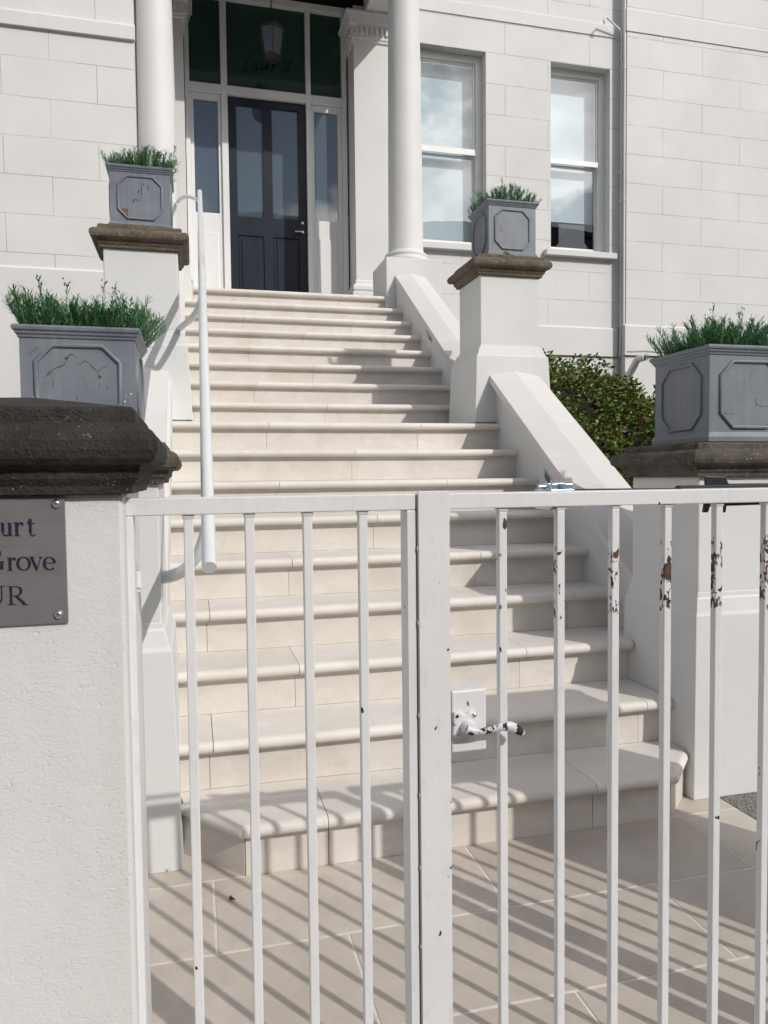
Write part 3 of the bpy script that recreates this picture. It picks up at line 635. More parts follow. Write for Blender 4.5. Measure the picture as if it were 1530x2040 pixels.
W1 = (2.50, 3.29, 3.80, 5.945); W2 = (4.085, 4.845, 3.815, 5.94)
YM, YR, YL = 8.10, 7.97, 6.94
wall_holes(2.26, 5.2, YM, 8.5, 0, 11, [W1, W2]).build('wall', M_wall_m, house, fix=False)
b = MB(); b.box(4.987, 14, YR, 8.6, 0, 11); b.build('wall', M_wall_r, house)
XL = PX(272, 300, YL); b = MB(); b.box(-9, XL, YL, 8.6, 0, 11); b.build('wall', M_wall_l, house)
def course(x0, x1, yw, zb, zt, pr=.035, ends=(0, 0)):
    b = MB(); b.prism([(yw+.01, zb), (yw-pr, zb), (yw-pr, zt-.03), (yw-pr*.7, zt-.012), (yw+.01, zt)], 'x', x0, x1); return b
course(-9, XL+.012, YL, PZ(273, 83, YL), PZ(273, 50, YL), .03).build('string_course', M_trim, house)
course(2.26, 4.93, YM, 6.300, 6.46, .012).build('string_course', M_trim, house)
course(4.975, 14, YR, 6.322, 6.59, .012).build('string_course', M_trim, house)
def plinth(x0, x1, yw, zt):
    b = MB(); b.prism([(yw+.01, 0), (yw-.02, 0), (yw-.02, zt-.012), (yw-.014, zt-.002), (yw+.01, zt+.02)], 'x', x0, x1); return b
plinth(-9, XL+.012, YL, PZ(0, 530, YL)).build('plinth', M_trim, house)
plinth(2.335, 4.94, YM, 2.935).build('plinth', M_trim, house); plinth(4.965, 14, YR, 2.955).build('plinth', M_trim, house)
b = MB(); b.box(2.335, 4.935, YM-.036, YM-.0203, 2.590, 2.602); b.box(4.94, 14, YR-.036, YR-.0203, 2.592, 2.602); b.build('ledge', M_cap_mid, house)
# sash windows
def sash(lbl, h, zmeet_t, zmeet_b, zsill, blind_z):
    x0, x1, z0, z1 = h; yf = YM+.115
    fr = MB(); fr.box(x0+.001, x0+.05, yf, yf+.12, z0, z1-.001); fr.box(x1-.075, x1-.001, yf, yf+.12, z0, z1-.001); fr.box(x0+.05, x1-.075, yf, yf+.12, z1-.075, z1-.001)
    fr.box(x0+.05, x1-.075, yf+.0, yf+.12, z0, z0+.055)
    f = fr.build('window', M_wood, house, bevel=.003); f['label'] = lbl
    gx0, gx1 = x0+.05, x1-.075
    sh = MB(); ya = yf+.028; yb_ = yf+.062
    for zz0, zz1, yy, bot in ((zmeet_t, z1-.075, ya, 0), (z0+.055, zmeet_b, yb_, 1)):
        yy = yf+.028 if not bot else yf+.062
        sh.box(gx0+.001, gx0+.022, yy, yy+.03, zz0, zz1); sh.box(gx1-.022, gx1-.001, yy, yy+.03, zz0, zz1); sh.box(gx0+.022, gx1-.022, yy, yy+.03, zz1-.02, zz1)
        sh.box(gx0+.022, gx1-.022, yy, yy+.03, zz0, zz0+(.035 if bot else .012))
    sh.box(gx0+.001, gx1-.001, yf+.012, yf+.027, zmeet_b-.006, zmeet_t+.012)
    sh.build('sash', M_wood, f, bevel=.002)
    gl = MB(); gl.add([(gx0+.02, ya+.015, zmeet_t), (gx1-.02, ya+.015, zmeet_t), (gx1-.02, ya+.015, z1-.09), (gx0+.02, ya+.015, z1-.09)], [(0, 1, 2, 3)])
    gl.add([(gx0+.02, yb_+.015, z0+.07), (gx1-.02, yb_+.015, z0+.07), (gx1-.02, yb_+.015, zmeet_b-.01), (gx0+.02, yb_+.015, zmeet_b-.01)], [(0, 1, 2, 3)])
    gl.build('pane', M_glass, f, fix=False)
    bl = MB(); bl.box(gx0-.03, x1-.012, yf+.16, yf+.162, blind_z, z1-.02); bl.tube([(gx0-.03, yf+.161, blind_z), (x1-.012, yf+.161, blind_z)], .006, 6); bl.build('blind', M_blind, f)
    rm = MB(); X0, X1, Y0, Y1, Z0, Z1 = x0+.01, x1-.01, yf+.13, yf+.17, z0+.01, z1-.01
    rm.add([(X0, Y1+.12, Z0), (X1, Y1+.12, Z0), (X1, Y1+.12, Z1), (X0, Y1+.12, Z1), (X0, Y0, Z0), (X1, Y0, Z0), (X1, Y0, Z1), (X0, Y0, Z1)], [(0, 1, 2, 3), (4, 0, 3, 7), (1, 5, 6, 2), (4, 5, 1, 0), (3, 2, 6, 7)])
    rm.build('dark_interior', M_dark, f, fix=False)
    sl = MB(); sl.prism([(yf, zsill), (YM-.075, zsill-.012), (YM-.075, zsill-.078), (yf, zsill-.078)], 'x', x0-.085 if x0 > 3 else x0-.06, x1+.06); sl.build('sill', M_trim, f, bevel=.004)
sash('window nearer the porch, fully covered by its white blind', W1, 4.905, 4.855, 3.80, 3.86)
sash('window by the drainpipe, dark gap under its blind', W2, 4.902, 4.86, 3.815, 4.235)
b = MB(); b.box(4.32, 4.66, 8.36, 8.385, 3.93, 4.21); b.prism([(4.25, 3.9), (4.72, 3.9), (4.66, 3.99), (4.5, 4.0), (4.38, 4.06)], 'y', 8.34, 8.358); b.build('room_object', simple('grey_screen', (.09, .08, .11), .4), house)
# porch: door wall, pilasters, beam, ceiling
YD = 8.35
def col_(x0, x1, y0, y1, z0, z1, nm, m_=M_wood, par=house, bv=.003): b = MB(); b.box(x0, x1, y0, y1, z0, z1); return b.build(nm, m_, par, bevel=bv)
b = MB(); b.box(-.424, 2.26, YD+.12, 8.6, 2.887, 11); b.build('wall', M_dark, house)
# door frame
zt0 = 2.888; zb1, zb2 = 5.285, 5.375; ztop = 6.27
fr = MB()
fr.box(.015, .062, YD-.02, YD+.1, zt0, ztop+.07); fr.box(1.69, 1.742, YD-.02, YD+.1, zt0, ztop+.07); fr.box(.062, 1.69, YD-.02, YD+.1, ztop, ztop+.07)
fr.box(.385, .452, YD-.01, YD+.1, zt0, ztop); fr.box(1.292, 1.345, YD-.01, YD+.1, zt0, ztop)
fr.box(.062, .385, YD-.012, YD+.1, zb1, zb2); fr.box(.452, 1.292, YD-.012, YD+.1, zb1, zb2); fr.box(1.345, 1.69, YD-.012, YD+.1, zb1, zb2)
df = fr.build('door_frame', M_wood, house, bevel=.004)
for nm, x0, x1 in (('l', .062, .385), ('r', 1.345, 1.69)):
    b = MB(); y0 = YD+.02; g0, g1 = x0+.036, x1-.036+(-.012 if nm == 'r' else 0)
    b.box(x0+.001, g0, y0, y0+.05, zt0, zb1-.001); b.box(g1, x1-.001, y0, y0+.05, zt0, zb1-.001)
    b.box(g0, g1, y0, y0+.05, 5.215, zb1-.001); b.box(g0, g1, y0, y0+.05, zt0, 4.04)
    s_ = b.build('sidelight', M_wood, df, bevel=.003)
    b = MB(); b.rloft(g0+.015, g1-.015, y0-.012, y0+.01, [(0, zt0+.1), (0, 3.84)]); b.build('sidelight_panel', M_wood, df, bevel=.011)
    b = MB(); b.box(g0, g1, y0+.025, y0+.03, 4.04, 5.215); b.build('sidelight_pane', M_door_glass, df)
b = MB()
for x0, x1 in ((.062, .385), (.452, 1.292), (1.345, 1.69)): b.box(x0, x1, YD+.045, YD+.05, zb2, ztop)
b.build('transom_pane', M_transom_glass, df)
# front door
dr = MB(); y0 = YD+.03; dx0, dx1 = .456, 1.288; dz1 = zb1-.004
gz0, gz1 = 4.03, 5.20; pl = [(.54, .816), (.918, 1.2)]
xs = [dx0, pl[0][0], pl[0][1], pl[1][0], pl[1][1], dx1]
for i in (0, 2, 4): dr.box(xs[i], xs[i+1], y0, y0+.045, zt0+.004, dz1)
for i in (1, 3):
    dr.box(xs[i], xs[i+1], y0, y0+.045, gz1, dz1); dr.box(xs[i], xs[i+1], y0, y0+.045, 3.83, gz0); dr.box(xs[i], xs[i+1], y0, y0+.045, zt0+.004, zt0+.16)
door = dr.build('front_door', M_navy, house)
for x0, x1 in pl:
    b = MB(); b.rloft(x0, x1, y0+.012, y0+.04, [(0, zt0+.16), (0, 3.83)]); b.rloft(x0+.035, x1-.035, y0+.002, y0+.03, [(-.02+.02, zt0+.195), (0, 3.795)]); b.build('panel', M_navy, door, bevel=.008)
    b = MB(); b.box(x0, x1, y0+.018, y0+.024, gz0, gz1); b.build('glass', M_door_glass, door)
b = MB(); b.tube([(1.236, y0-.001, 3.897), (1.236, y0-.03, 3.897)], .016, 14); b.tube([(1.236, y0-.028, 3.897), (1.20, y0-.034, 3.90), (1.148, y0-.032, 3.897)], .0075, 8); b.build('handle', M_chrome, door)
b = MB(); b.tube([(1.238, y0-.001, 4.0), (1.238, y0-.012, 4.0)], .015, 14); b.build('lock', M_chrome, door)
# writing on the transom glass, a script hand drawn with a flat pen
pen = lambda t, dx, dz: .004+.017*max(0, (-(dx*-.35)+abs(dz)*.9)-.35) if abs(dz) > .35 else .004
yy = YD+.0425; SC = [catmull(p) for p in (
    [(513, 99), (504, 102), (492, 118), (485, 132), (484, 139), (489, 138), (496, 131)],
    [(512, 125), (507, 129), (505, 135), (509, 136), (514, 130), (512, 124), (519, 124)],
    [(526, 121), (521, 131), (522, 136), (529, 131), (536, 121), (533, 133), (537, 135)],
    [(545, 124), (541, 137)], [(542, 133), (549, 124), (554, 125)],
    [(585, 114), (573, 129), (566, 138), (572, 138), (578, 133)])]
b = MB()
for i, c in enumerate(SC): ribbon(b, [(PX(x, y, YD), PZ(x, y, YD)) for x, y in c], .01, yy-.0002*i, pen)
ribbon(b, [(PX(x, y, YD), PZ(x, y, YD)) for x, y in catmull([(564, 123), (574, 121), (586, 122)])], .004, yy-.0015)
b.build('script_lettering', simple('black_vinyl', (.002, .006, .005), .8, spec=.1), df)
# pilasters
def pilaster(x0, x1):
    b = MB(); b.rloft(x0, x1, 8.03, YD+.09, [(0, 2.887), (0, 6.2)]); p_ = b.build('pilaster', M_trim, house)
    b = MB(); b.rloft(x0, x1, 8.03, YD+.05, [(.055, 2.889), (.055, 2.95), (.05, 3.05), (.05, 3.19), (.03, 3.20), (.045, 3.22), (.045, 3.25), (.03, 3.275), (.012, 3.285), (.012, 3.31), (.002, 3.33)]); b.build('base', M_trim, p_, bevel=.003)
    b = MB(); b.rloft(x0, x1, 8.03, YD+.05, [(.001, 5.820), (.018, 5.830), (.018, 5.845), (.03, 5.860), (.03, 5.975), (.055, 5.990), (.06, 6.010), (.085, 6.080), (.085, 6.075), (.095, 6.080), (.095, 6.105), (.0, 6.110)])
    n = int((x1-x0)/.055)
    for i in range(n): xx = x0+.01+i*.055; b.box(xx, xx+.03, 7.977, 8.002, 5.895, 5.970)
    for i in range(6): yy_ = 8.05+i*.055; b.box(x0-.052, x0-.029, yy_, yy_+.03, 5.895, 5.970); b.box(x1+.029, x1+.052, yy_, yy_+.03, 5.895, 5.970)
    b.build('capital', M_trim, p_, bevel=.002)
pilaster(1.762, 2.27); pilaster(-.42, .008)
# columns with plinths
for cx in (2.05, -.24):
    b = MB(); b.rloft(cx-.262, cx+.278 if cx > 1 else cx+.27, 6.852, 7.39, [(0, 0), (0, 3.245)]); pl_ = b.build('column_plinth', M_pier, house, bevel=.006)
    cb = (cx+.005, 7.12)
    b = MB(); b.lathe(cb, [(.19, 3.246), (.222, 3.25), (.228, 3.27), (.222, 3.292), (.20, 3.30), (.196, 3.306), (.206, 3.315), (.206, 3.335), (.19, 3.348), (.175, 3.352), (.170, 3.37)], 56); b.build('base', M_col, pl_)
    b = MB(); b.lathe(cb, [(.170, 3.36), (.168, 3.5), (.163, 4.3), (.155, 5.1), (.147, 5.95), (.146, 6.0)], 64); b.build('column', M_col, house)
    b = MB(); b.lathe(cb, [(.146, 5.99), (.165, 6.0), (.165, 6.02), (.19, 6.05), (.19, 6.11)], 40); b.build('capital', M_col, pl_)
# side walls of the porch floor
b = MB(); b.box(1.80, 2.32, 7.392, 8.09, 0, 2.885); b.box(-.42, -.0, 7.392, 8.0, 0, 2.885); b.build('porch_base', M_pier, house)
b = MB(); b.box(1.88, 2.26, 6.75, 8.05, 6.112, 6.55); b.box(-.43, -.02, 6.75, 8.05, 6.112, 6.55); b.box(-.02, 1.88, 6.75, 7.25, 6.112, 6.55); b.box(-.5, 2.34, 6.61, 6.75, 6.115, 6.7); b.build('porch_beam', M_trim, house)
b = MB(); b.box(-.42, 2.26, 6.75, 8.47, 6.56, 6.7); b.build('porch_ceiling', M_ceiling, house)
b = MB(); b.box(-.6, 2.45, 6.5, 8.1, 6.7, 6.85); b.build('porch_roof', M_trim, house)
# ------------------------------------------------------------------ lantern
lx, ly = .865, 7.75
lan = thing('hanging_lantern', 'old black tapered lantern hanging on a chain before the transom', 'lantern', (lx, ly, 5.36))
b = MB()
z = 6.56; i = 0
while z > 5.80:
    if i % 2: pts = [(lx, ly+.008*math.cos(a), z-.016+.018*math.sin(a)) for a in [k*math.pi/4 for k in range(8)]]
    else: pts = [(lx+.008*math.cos(a), ly, z-.016+.018*math.sin(a)) for a in [k*math.pi/4 for k in range(8)]]
    b.tube(pts, .0035, 5, closed=True); z -= .027; i += 1
b.build('chain', M_black, lan)
def hexring(r, z): return [(lx+r*math.cos(a), ly+r*math.sin(a), z) for a in [math.pi/6+k*math.pi/3 for k in range(6)]]
def hexloft(prof, nm, m_, cap=True):
    b = MB(); v = []; f = []
    for r, z in prof: v += hexring(r, z)
    for i in range(len(prof)-1):
        for j in range(6): k = (j+1) % 6; f.append((i*6+j, i*6+k, (i+1)*6+k, (i+1)*6+j))
    if cap: f += [tuple(range(6))[::-1], tuple((len(prof)-1)*6+j for j in range(6))]
    b.add(v, f); return b.build(nm, m_, lan)
hexloft([(.135, 5.655), (.138, 5.668), (.10, 5.70), (.055, 5.735), (.05, 5.76), (.03, 5.77), (.012, 5.80)], 'roof', M_black)
hexloft([(.086, 5.41), (.124, 5.655)], 'glass', M_glass_l, False)
b = MB(); t0, t1 = hexring(.088, 5.41), hexring(.127, 5.657)
for k in range(6):
    b.tube([t0[k], t1[k]], .0055, 5); b.tube([t0[k], t0[(k+1) % 6]], .006, 5); b.tube([t1[k], t1[(k+1) % 6]], .006, 5)
b.tube([(lx, ly, 5.40), (lx, ly, 5.44)], .03, 8); b.build('frame', M_black, lan)
hexloft([(.035, 5.36), (.055, 5.365), (.086, 5.405)], 'bottom_pan', M_black)
b = MB(); b.tube([(lx, ly, 5.44), (lx, ly, 5.52)], .012, 10); b.build('bulb', simple('frosted_bulb', (.7, .7, .68), .5), lan)
# ------------------------------------------------------------------ unseen houses over the road, added for the window glass to reflect
M_brick = simple('dark_brick', (.16, .11, .085), .9, 0, 3, .2); M_slate = simple('slate_roof', (.06, .065, .075), .7, 0, 4, .2)
for hx, hw_, hh_, rr in ((3, 11.4, 11.6, .5), (14.5, 11.4, 12.0, .5), (26, 11.4, 11.7, .5), (-9, 12, 11.5, .5)):
    t = thing('added_house', {3: 'brick house added over the road for reflections, straight behind the camera', 14.5: 'brick house added over the road for reflections, behind the camera to the right', 26: 'brick house added over the road for reflections, farthest to the right', -9: 'brick house added over the road for reflections, behind the camera to the left'}[hx], 'house', (hx, -15, 0), 'added houses over the road')
    b = MB(); b.box(hx-hw_/2, hx+hw_/2, -24, -15, 0, hh_); b.build('wall', M_brick, t)
    b = MB(); b.prism([(hx-hw_/2-.3, hh_), (hx+hw_/2+.3, hh_), (hx, hh_+rr)], 'y', -24.2, -14.8); r_o = b.build('roof', M_slate, t)
    b = MB(); b.box(hx+hw_/2-1.4, hx+hw_/2-.6, -20, -19, hh_, hh_+rr+.6); b.build('chimney', M_brick, r_o)
    for wx in (-2.6, 0, 2.6):
        for wz in (1.2, 4.4, 7.4):
            b = MB(); b.box(hx+wx-.55, hx+wx+.55, -14.995, -14.93, wz, wz+1.6); f_ = b.build('window', M_wood, t); b = MB(); b.box(hx+wx-.45, hx+wx+.45, -14.925, -14.90, wz+.1, wz+1.5); b.build('pane', M_door_glass, f_)
# ------------------------------------------------------------------ pipes, cable, vent
t = thing('drainpipe', 'thin full height pipe in the corner beside the right sash window', 'pipe', (4.965, 8.07, 2.5))
b = MB(); b.tube([(4.964, 7.985, .2), (4.964, 7.985, 9)], .013, 10); b.build('pipe', M_trim, t)
b = MB()
for zz in (2.95, 4.4, 5.9, 7.2): b.tube([(4.964, 7.985, zz), (4.964, 7.985, zz+.025)], .018, 10); b.box(4.957, 4.971, 7.985, 8.1, zz+.005, zz+.02)
b.build('clip', M_trim, t)
t = thing('overflow_pipe', 'bent overflow pipe with looped top, left of the drainpipe', 'pipe', (4.90, 8.06, 2.5)); xx = PX(1238, 300, 8.04)
q = [(PX(1238, 100, 8.04), 8.04, 2.6), (xx, 8.04, 3.0), (xx, 8.04, PZ(1238, 72, 8.04)), (PX(1236, 60, 8.03), 8.03, PZ(1236, 60, 8.03)), (PX(1208, 34, 7.98), 7.98, PZ(1208, 34, 7.98)), (PX(1203, 38, 7.96), 7.96, PZ(1203, 40, 7.96)), (PX(1206, 45, 7.96), 7.98, PZ(1206, 46, 7.96))]
b = MB(); b.tube(q, .011, 10); b.build('pipe', M_trim, t)
b = MB()
for y_ in (115, 344, 517): zz = PZ(1237, y_, 8.04); b.tube([(xx, 8.04, zz), (xx, 8.04, zz+.02)], .016, 10); b.box(xx-.006, xx+.006, 8.04, 8.1, zz+.003, zz+.017)
b.build('clip', M_trim, t)
b = MB(); pts = [(4.95+i*.25, YR-.085, 2.632+.012*math.sin(i*1.3)) for i in range(14)]; b.tube(pts, .010, 8); tag(b.build('wall_cable', simple('grey_cable', (.33, .30, .28), .6), None), 'grey cable running along the wall above the white vent', 'cable')
t = thing('flue_vent', 'white curved vent outlet on the wall right of the hedge', 'vent', (5.3, 7.8, 2.5))
vx = PX(1262, 730, 7.8)
q = [(PX(1256, 760, 7.9), 7.95, PZ(1256, 752, 7.9)), (PX(1260, 735, 7.85), 7.85, PZ(1260, 735, 7.85)), (PX(1270, 716, 7.78), 7.78, PZ(1270, 716, 7.78)), (PX(1284, 712, 7.70), 7.70, PZ(1284, 712, 7.70))]
b = MB(); b.tube(q, [.045, .045, .042, .04], 14); b.build('elbow', M_wood, t)
b = MB(); p = Vector(q[-1])
for i in range(3): c = p+Vector((.012+.014*i, -.01*i, .002)); b.tube([c, c+Vector((.006, -.004, 0))], .043-.003*i, 14)
b.build('grille', M_chrome, t)
# ------------------------------------------------------------------ hedges
def hedge(label, ell, n, seed, ls=.045):
    r = random.Random(seed); c0 = ell[0]; t = thing('hedge', label, 'hedge', (c0[0], c0[1], 0), 'shrubs against the house wall')
    lf = MB(); core = MB(); stm = MB()
    tot = sum(e[3]*e[4]+e[4]*e[5]+e[3]*e[5] for e in ell)
    def inside(p, k=1):
        return any(((p.x-e[0])/e[3])**2+((p.y-e[1])/e[4])**2+((p.z-e[2])/e[5])**2 < k for e in ell)
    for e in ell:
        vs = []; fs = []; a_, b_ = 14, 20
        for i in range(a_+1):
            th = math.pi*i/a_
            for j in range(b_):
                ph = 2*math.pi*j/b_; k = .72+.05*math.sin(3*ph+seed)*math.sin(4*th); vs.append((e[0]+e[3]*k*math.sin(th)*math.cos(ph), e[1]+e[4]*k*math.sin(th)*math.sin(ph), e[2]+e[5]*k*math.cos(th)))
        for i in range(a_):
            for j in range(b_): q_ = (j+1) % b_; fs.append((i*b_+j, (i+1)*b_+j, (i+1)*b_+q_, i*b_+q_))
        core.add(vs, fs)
        m_ = int(n*(e[3]*e[4]+e[4]*e[5]+e[3]*e[5])/tot); cnt = 0
        while cnt < m_:
            d = Vector((r.gauss(0, 1), r.gauss(0, 1), r.gauss(0, 1))).normalized()
            if d.y > .35 or d.z < -.75: continue
            lump = 1+.10*math.sin(7*d.x+seed)*math.cos(6*d.z)+.06*math.sin(15*d.x+9*d.z)
            k = lump*(1-.26*r.random()**1.6); p = Vector((e[0]+e[3]*d.x*k, e[1]+e[4]*d.y*k, e[2]+e[5]*d.z*k))
            cnt += 1
            if inside(p, .6): continue
            dd = Vector((d.x+r.uniform(-1, 1), d.y+r.uniform(-1, .4)-.3, d.z*.6+r.uniform(-.9, .7)))
            L_ = ls*r.uniform(.6, 1.15); leaf(lf, p, dd, Vector((r.uniform(-1, 1), r.uniform(-1, 1), r.uniform(-.3, 1))), L_, L_*r.uniform(.42, .6), r.uniform(-.3, .8))
    for i in range(10):
        e = ell[i % len(ell)]; a = r.uniform(0, 6.28); p = Vector((e[0]+.1*math.cos(a), e[1]+.1*math.sin(a), 0)); q_ = Vector((e[0]+e[3]*.6*math.cos(a), e[1]+e[4]*.6*math.sin(a), e[2]+e[5]*.6))
        stm.tube([p, p.lerp(q_, .5)+Vector((0, 0, .1)), q_], [.02, .014, .006], 6)
    lf.build('foliage', M_hedge, t, fix=False); core.build('shade_core', M_hcore, t); stm.build('stem', M_hstem, t)
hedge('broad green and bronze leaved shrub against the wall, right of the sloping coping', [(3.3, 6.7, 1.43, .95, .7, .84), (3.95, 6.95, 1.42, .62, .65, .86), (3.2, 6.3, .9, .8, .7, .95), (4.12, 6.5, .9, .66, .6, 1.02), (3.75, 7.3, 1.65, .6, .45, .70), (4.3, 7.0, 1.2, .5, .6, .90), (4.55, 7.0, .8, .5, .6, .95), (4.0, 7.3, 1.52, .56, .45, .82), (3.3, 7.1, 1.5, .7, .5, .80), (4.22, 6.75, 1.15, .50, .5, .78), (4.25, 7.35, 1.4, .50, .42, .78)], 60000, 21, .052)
hedge('darker shrub behind the right planter, past the white vent', [(5.28, 7.4, 1.2, .50, .38, 1.02), (5.6, 7.2, 1.0, .7, .5, 1.0)], 16000, 22, .055)
# ------------------------------------------------------------------ handrail
hr = thing('handrail', 'pale tubular handrail running up the left side of the steps', 'handrail', (.04, 2.06, .96))
A = Vector((.039, 2.056, .967)); B_ = Vector((.076, 4.30, 2.38)); C_ = Vector((.088, 4.95, 2.58)); D_ = Vector((.112, 6.55, 3.587))
def smooth(pts, r=.12):
    o = [pts[0]]
    for i in range(1, len(pts)-1):
        a = pts[i]+(pts[i-1]-pts[i]).normalized()*r; c = pts[i]+(pts[i+1]-pts[i]).normalized()*r
        for t_ in (0, .25, .5, .75, 1): o.append(a.lerp(pts[i], t_).lerp(pts[i].lerp(c, t_), t_))
    return o+[pts[-1]]
b = MB(); b.tube(smooth([A, B_, C_, D_]), .0195, 24); b.build('rail', M_rail, hr)
def bracket(p0, p1, dz=.05, r=.0135, flare=1.5):
    p0, p1 = Vector(p0), Vector(p1); m1 = p0+Vector((0, 0, -dz)); m2 = Vector((p0.x*.45+p1.x*.55, p0.y*.5+p1.y*.5, p1.z)); pts = []; n = 9
    for i in range(n+1):
        t_ = i/n; pts.append((1-t_)**3*p0+3*(1-t_)**2*t_*m1+3*(1-t_)*t_*t_*m2+t_**3*p1)
    b = MB(); b.tube(pts, [r*(1+(flare-1)*(i/n)**2) for i in range(n+1)], 12); b.build('bracket', M_rail, hr)
bracket((.044, 2.32, 1.13), tuple(onY(318, 1150, 2.46)), .17, .0165, 1.3)
bracket((.073, 4.02, 2.20), tuple(onY(357, 655, 4.52)), .15, .0165, 1.1)
bracket((.108, 6.36, 3.46), tuple(onY(354, 402, 7.02)), .04, .015, 1.1)
# ------------------------------------------------------------------ gate
GY = 1.10; ZT = 1.178
def bar_box(b, x0, x1, y0, y1, z0, z1): b.rloft(x0, x1, y0, y1, [(-.0012, z0), (0, z0+.0012), (0, z1-.0012), (-.0012, z1)])
def leaf_gate(label, x0, x1, bars, mbar, sw0, sw1):
    t = thing('gate_leaf', label, 'gate', ((x0+x1)/2, GY, 0), 'leaves of the white metal gate')
    b = MB(); bar_box(b, x0, x1, GY-.012, GY+.020, ZT-.0245, ZT); b.build('top_rail', mbar[1], t, bevel=.003)
    b = MB(); bar_box(b, x0+sw0+.001, x1-sw1-.001, GY-.012, GY+.020, .07, .095); b.build('bottom_rail', M_gate, t, bevel=.003)
    for a, c in ((x0, x0+sw0), (x1-sw1, x1)):
        b = MB(); bar_box(b, a, c, GY-.012, GY+.026, .05, ZT-.0246); b.build('stile', M_gate, t, bevel=.002)
    for x in bars:
        h = .0068
        b = MB(); b.rloft(x-h, x+h, GY-.007, GY+.0066, [(0, .09), (0, ZT-.030)]); b.rloft(x-h-.0004, x+h+.0004, GY-.0074, GY+.007, [(0, ZT-.031), (.0016, ZT-.0247)]); b.build('bar', mbar[0], t, bevel=.0016)
    return t
gl = leaf_gate('left leaf of the white gate, clean painted bars in front of the lower steps', PX(252.5, 1100, GY-.012), .3255, [-.0065, .0785, .1625, .2455], (M_gate, M_gate), .0095, .0135)
gr = leaf_gate('right leaf of the white gate with rusty chipped bars and a lever handle', .3275, 1.285, [.4695, .569, .667, .7645, .8635, .9625, 1.06, 1.157], (M_gate_rust, M_gate), .042, .03)
b = MB(); bar_box(b, .3285, .3775, GY-.0175, GY-.0125, .06, ZT+.004); b.build('meeting_plate', M_gate, gr)
b = MB(); r_ = random.Random(3)
for i in range(9):
    zz = .1+i*.125+r_.uniform(-.01, .01); b.lathe((.3272, GY-.015), [(.0005, zz-.004), (.0012, zz-.002), (.0014, zz+.001), (.0006, zz+.004)], 8)
b.build('weld_bead', M_gate, gr)
# lock and lever
lb0, lb1 = PX(899, 1400, GY-.01), PX(969, 1400, GY-.01); lz0, lz1 = PZ(935, 1497, GY-.01), PZ(935, 1374, GY-.01)
b = MB(); b.box(lb0, lb1, GY-.0105, GY+.026, lz0, lz1); b.build('lock_box', M_gate, gr, bevel=.003)
yr = GY-.0105
def P2(x, y, d=0): v = onY(x, y, yr-d); return (v.x, v.y, v.z)
b = MB(); c = [(904, 1420), (917, 1417), (925, 1424), (936, 1417), (947, 1417), (950, 1428), (950, 1455), (944, 1466), (927, 1467), (920, 1472), (905, 1472), (902, 1462), (903, 1449), (907, 1445), (903, 1440)]
pp = [(P2(x, y, .006)[0], P2(x, y, .006)[2]) for x, y in c]; b.prism(pp, 'y', yr-.008, yr-.0002)
rose = b.build('lock_rose', M_gate, gr, bevel=.002)
b = MB()
for x, y in ((945, 1424.5), (912.5, 1464.5)): b = MB(); p = Vector(P2(x, y, .008)); b.lathe((0, 0), [(.0036, 0), (.0036, .001), (.0026, .0022), (.0008, .0024)], 14); n_ = 14*4; b.v[-n_-28:] = [(p.x+v[0], yr-.008-v[2], p.z+v[1]) for v in b.v[-n_-28:]]; b.build('screw', M_chrome, rose)
p = P2(911, 1427, .008); b = MB(); b.tube([(p[0], yr-.0095, p[2]), (p[0], yr-.0082, p[2])], .0024, 12); b.build('screw_hole', simple('rust_hole', (.05, .02, .012), .9), rose)
b = MB(); p = P2(933, 1450, .012)
b.tube([(p[0], yr-.006, p[2]), (p[0], yr-.012, p[2]), (p[0], yr-.022, p[2])], [.0125, .0115, .0100], 20)
b.build('collar', M_gate, rose, bevel=.001)
lv = [(930, 1453), (942, 1457), (958, 1457), (975, 1455), (990, 1450), (1003, 1447), (1015, 1447), (1027, 1451), (1036, 1457), (1041, 1461)]
b = MB(); pts = [Vector(P2(x, y, .024+(.004*math.sin(i/9*3.1)))) for i, (x, y) in enumerate(lv)]
b.tube(pts, [.0066, .0062, .0052, .0050, .0056, .0070, .0080, .0078, .0062, .0046], 14); b.v = [(x, (yr-.026)+(y-(yr-.026))*.75, z) for x, y, z in b.v]
b.build('lever', M_lever, rose)
b = MB()
for x, y, r_ in ((932, 1400, .0016), (933, 1404, .0012)): p = P2(x, y); b.add([(p[0]+r_*math.cos(k*.9), yr-.0004-.0001*(y-1400), p[2]+1.6*r_*math.sin(k*.9)) for k in range(7)], [tuple(range(7))])
b.build('rust_spot', M_lead_rust, gr, fix=False)
# hinges and posts
def gate_post(label, x0, x1, y0, y1):
    t = thing('gate_post', label, 'post', ((x0+x1)/2, (y0+y1)/2, 0), 'posts that carry the gate'); b = MB(); bar_box(b, x0, x1, y0, y1, 0, ZT+.006); b.build('post', M_gate_seam if x0 < 0 else M_gate, t, bevel=.002); return t
pt = gate_post('thin hinge post of the gate fixed against the left pillar', -.0885, PX(252.5, 1100, GY-.012)-.002, GY-.008, GY+.20)
b = MB()
for y_ in (1160, 1715):
    b = MB(); z_ = PZ(272, y_, GY); xh = PX(268, y_, GY+.03); b.tube([(xh+.004, GY+.034, z_-.012), (xh+.004, GY+.034, z_+.012)], .0065, 12); b.box(xh-.008, xh+.004, GY+.03, GY+.036, z_-.011, z_+.011); b.tube([(xh+.004, GY+.034, z_-.018), (xh+.004, GY+.034, z_-.0125)], .004, 8); b.build('hinge', M_gate, pt)
gate_post('gate post beyond the right leaf, outside the picture', 1.335, 1.385, GY-.02, GY+.03)
rp = thing('railing_panel', 'fixed white railing between gate and right pillar, outside the picture', 'railing', (1.6, GY, 0))
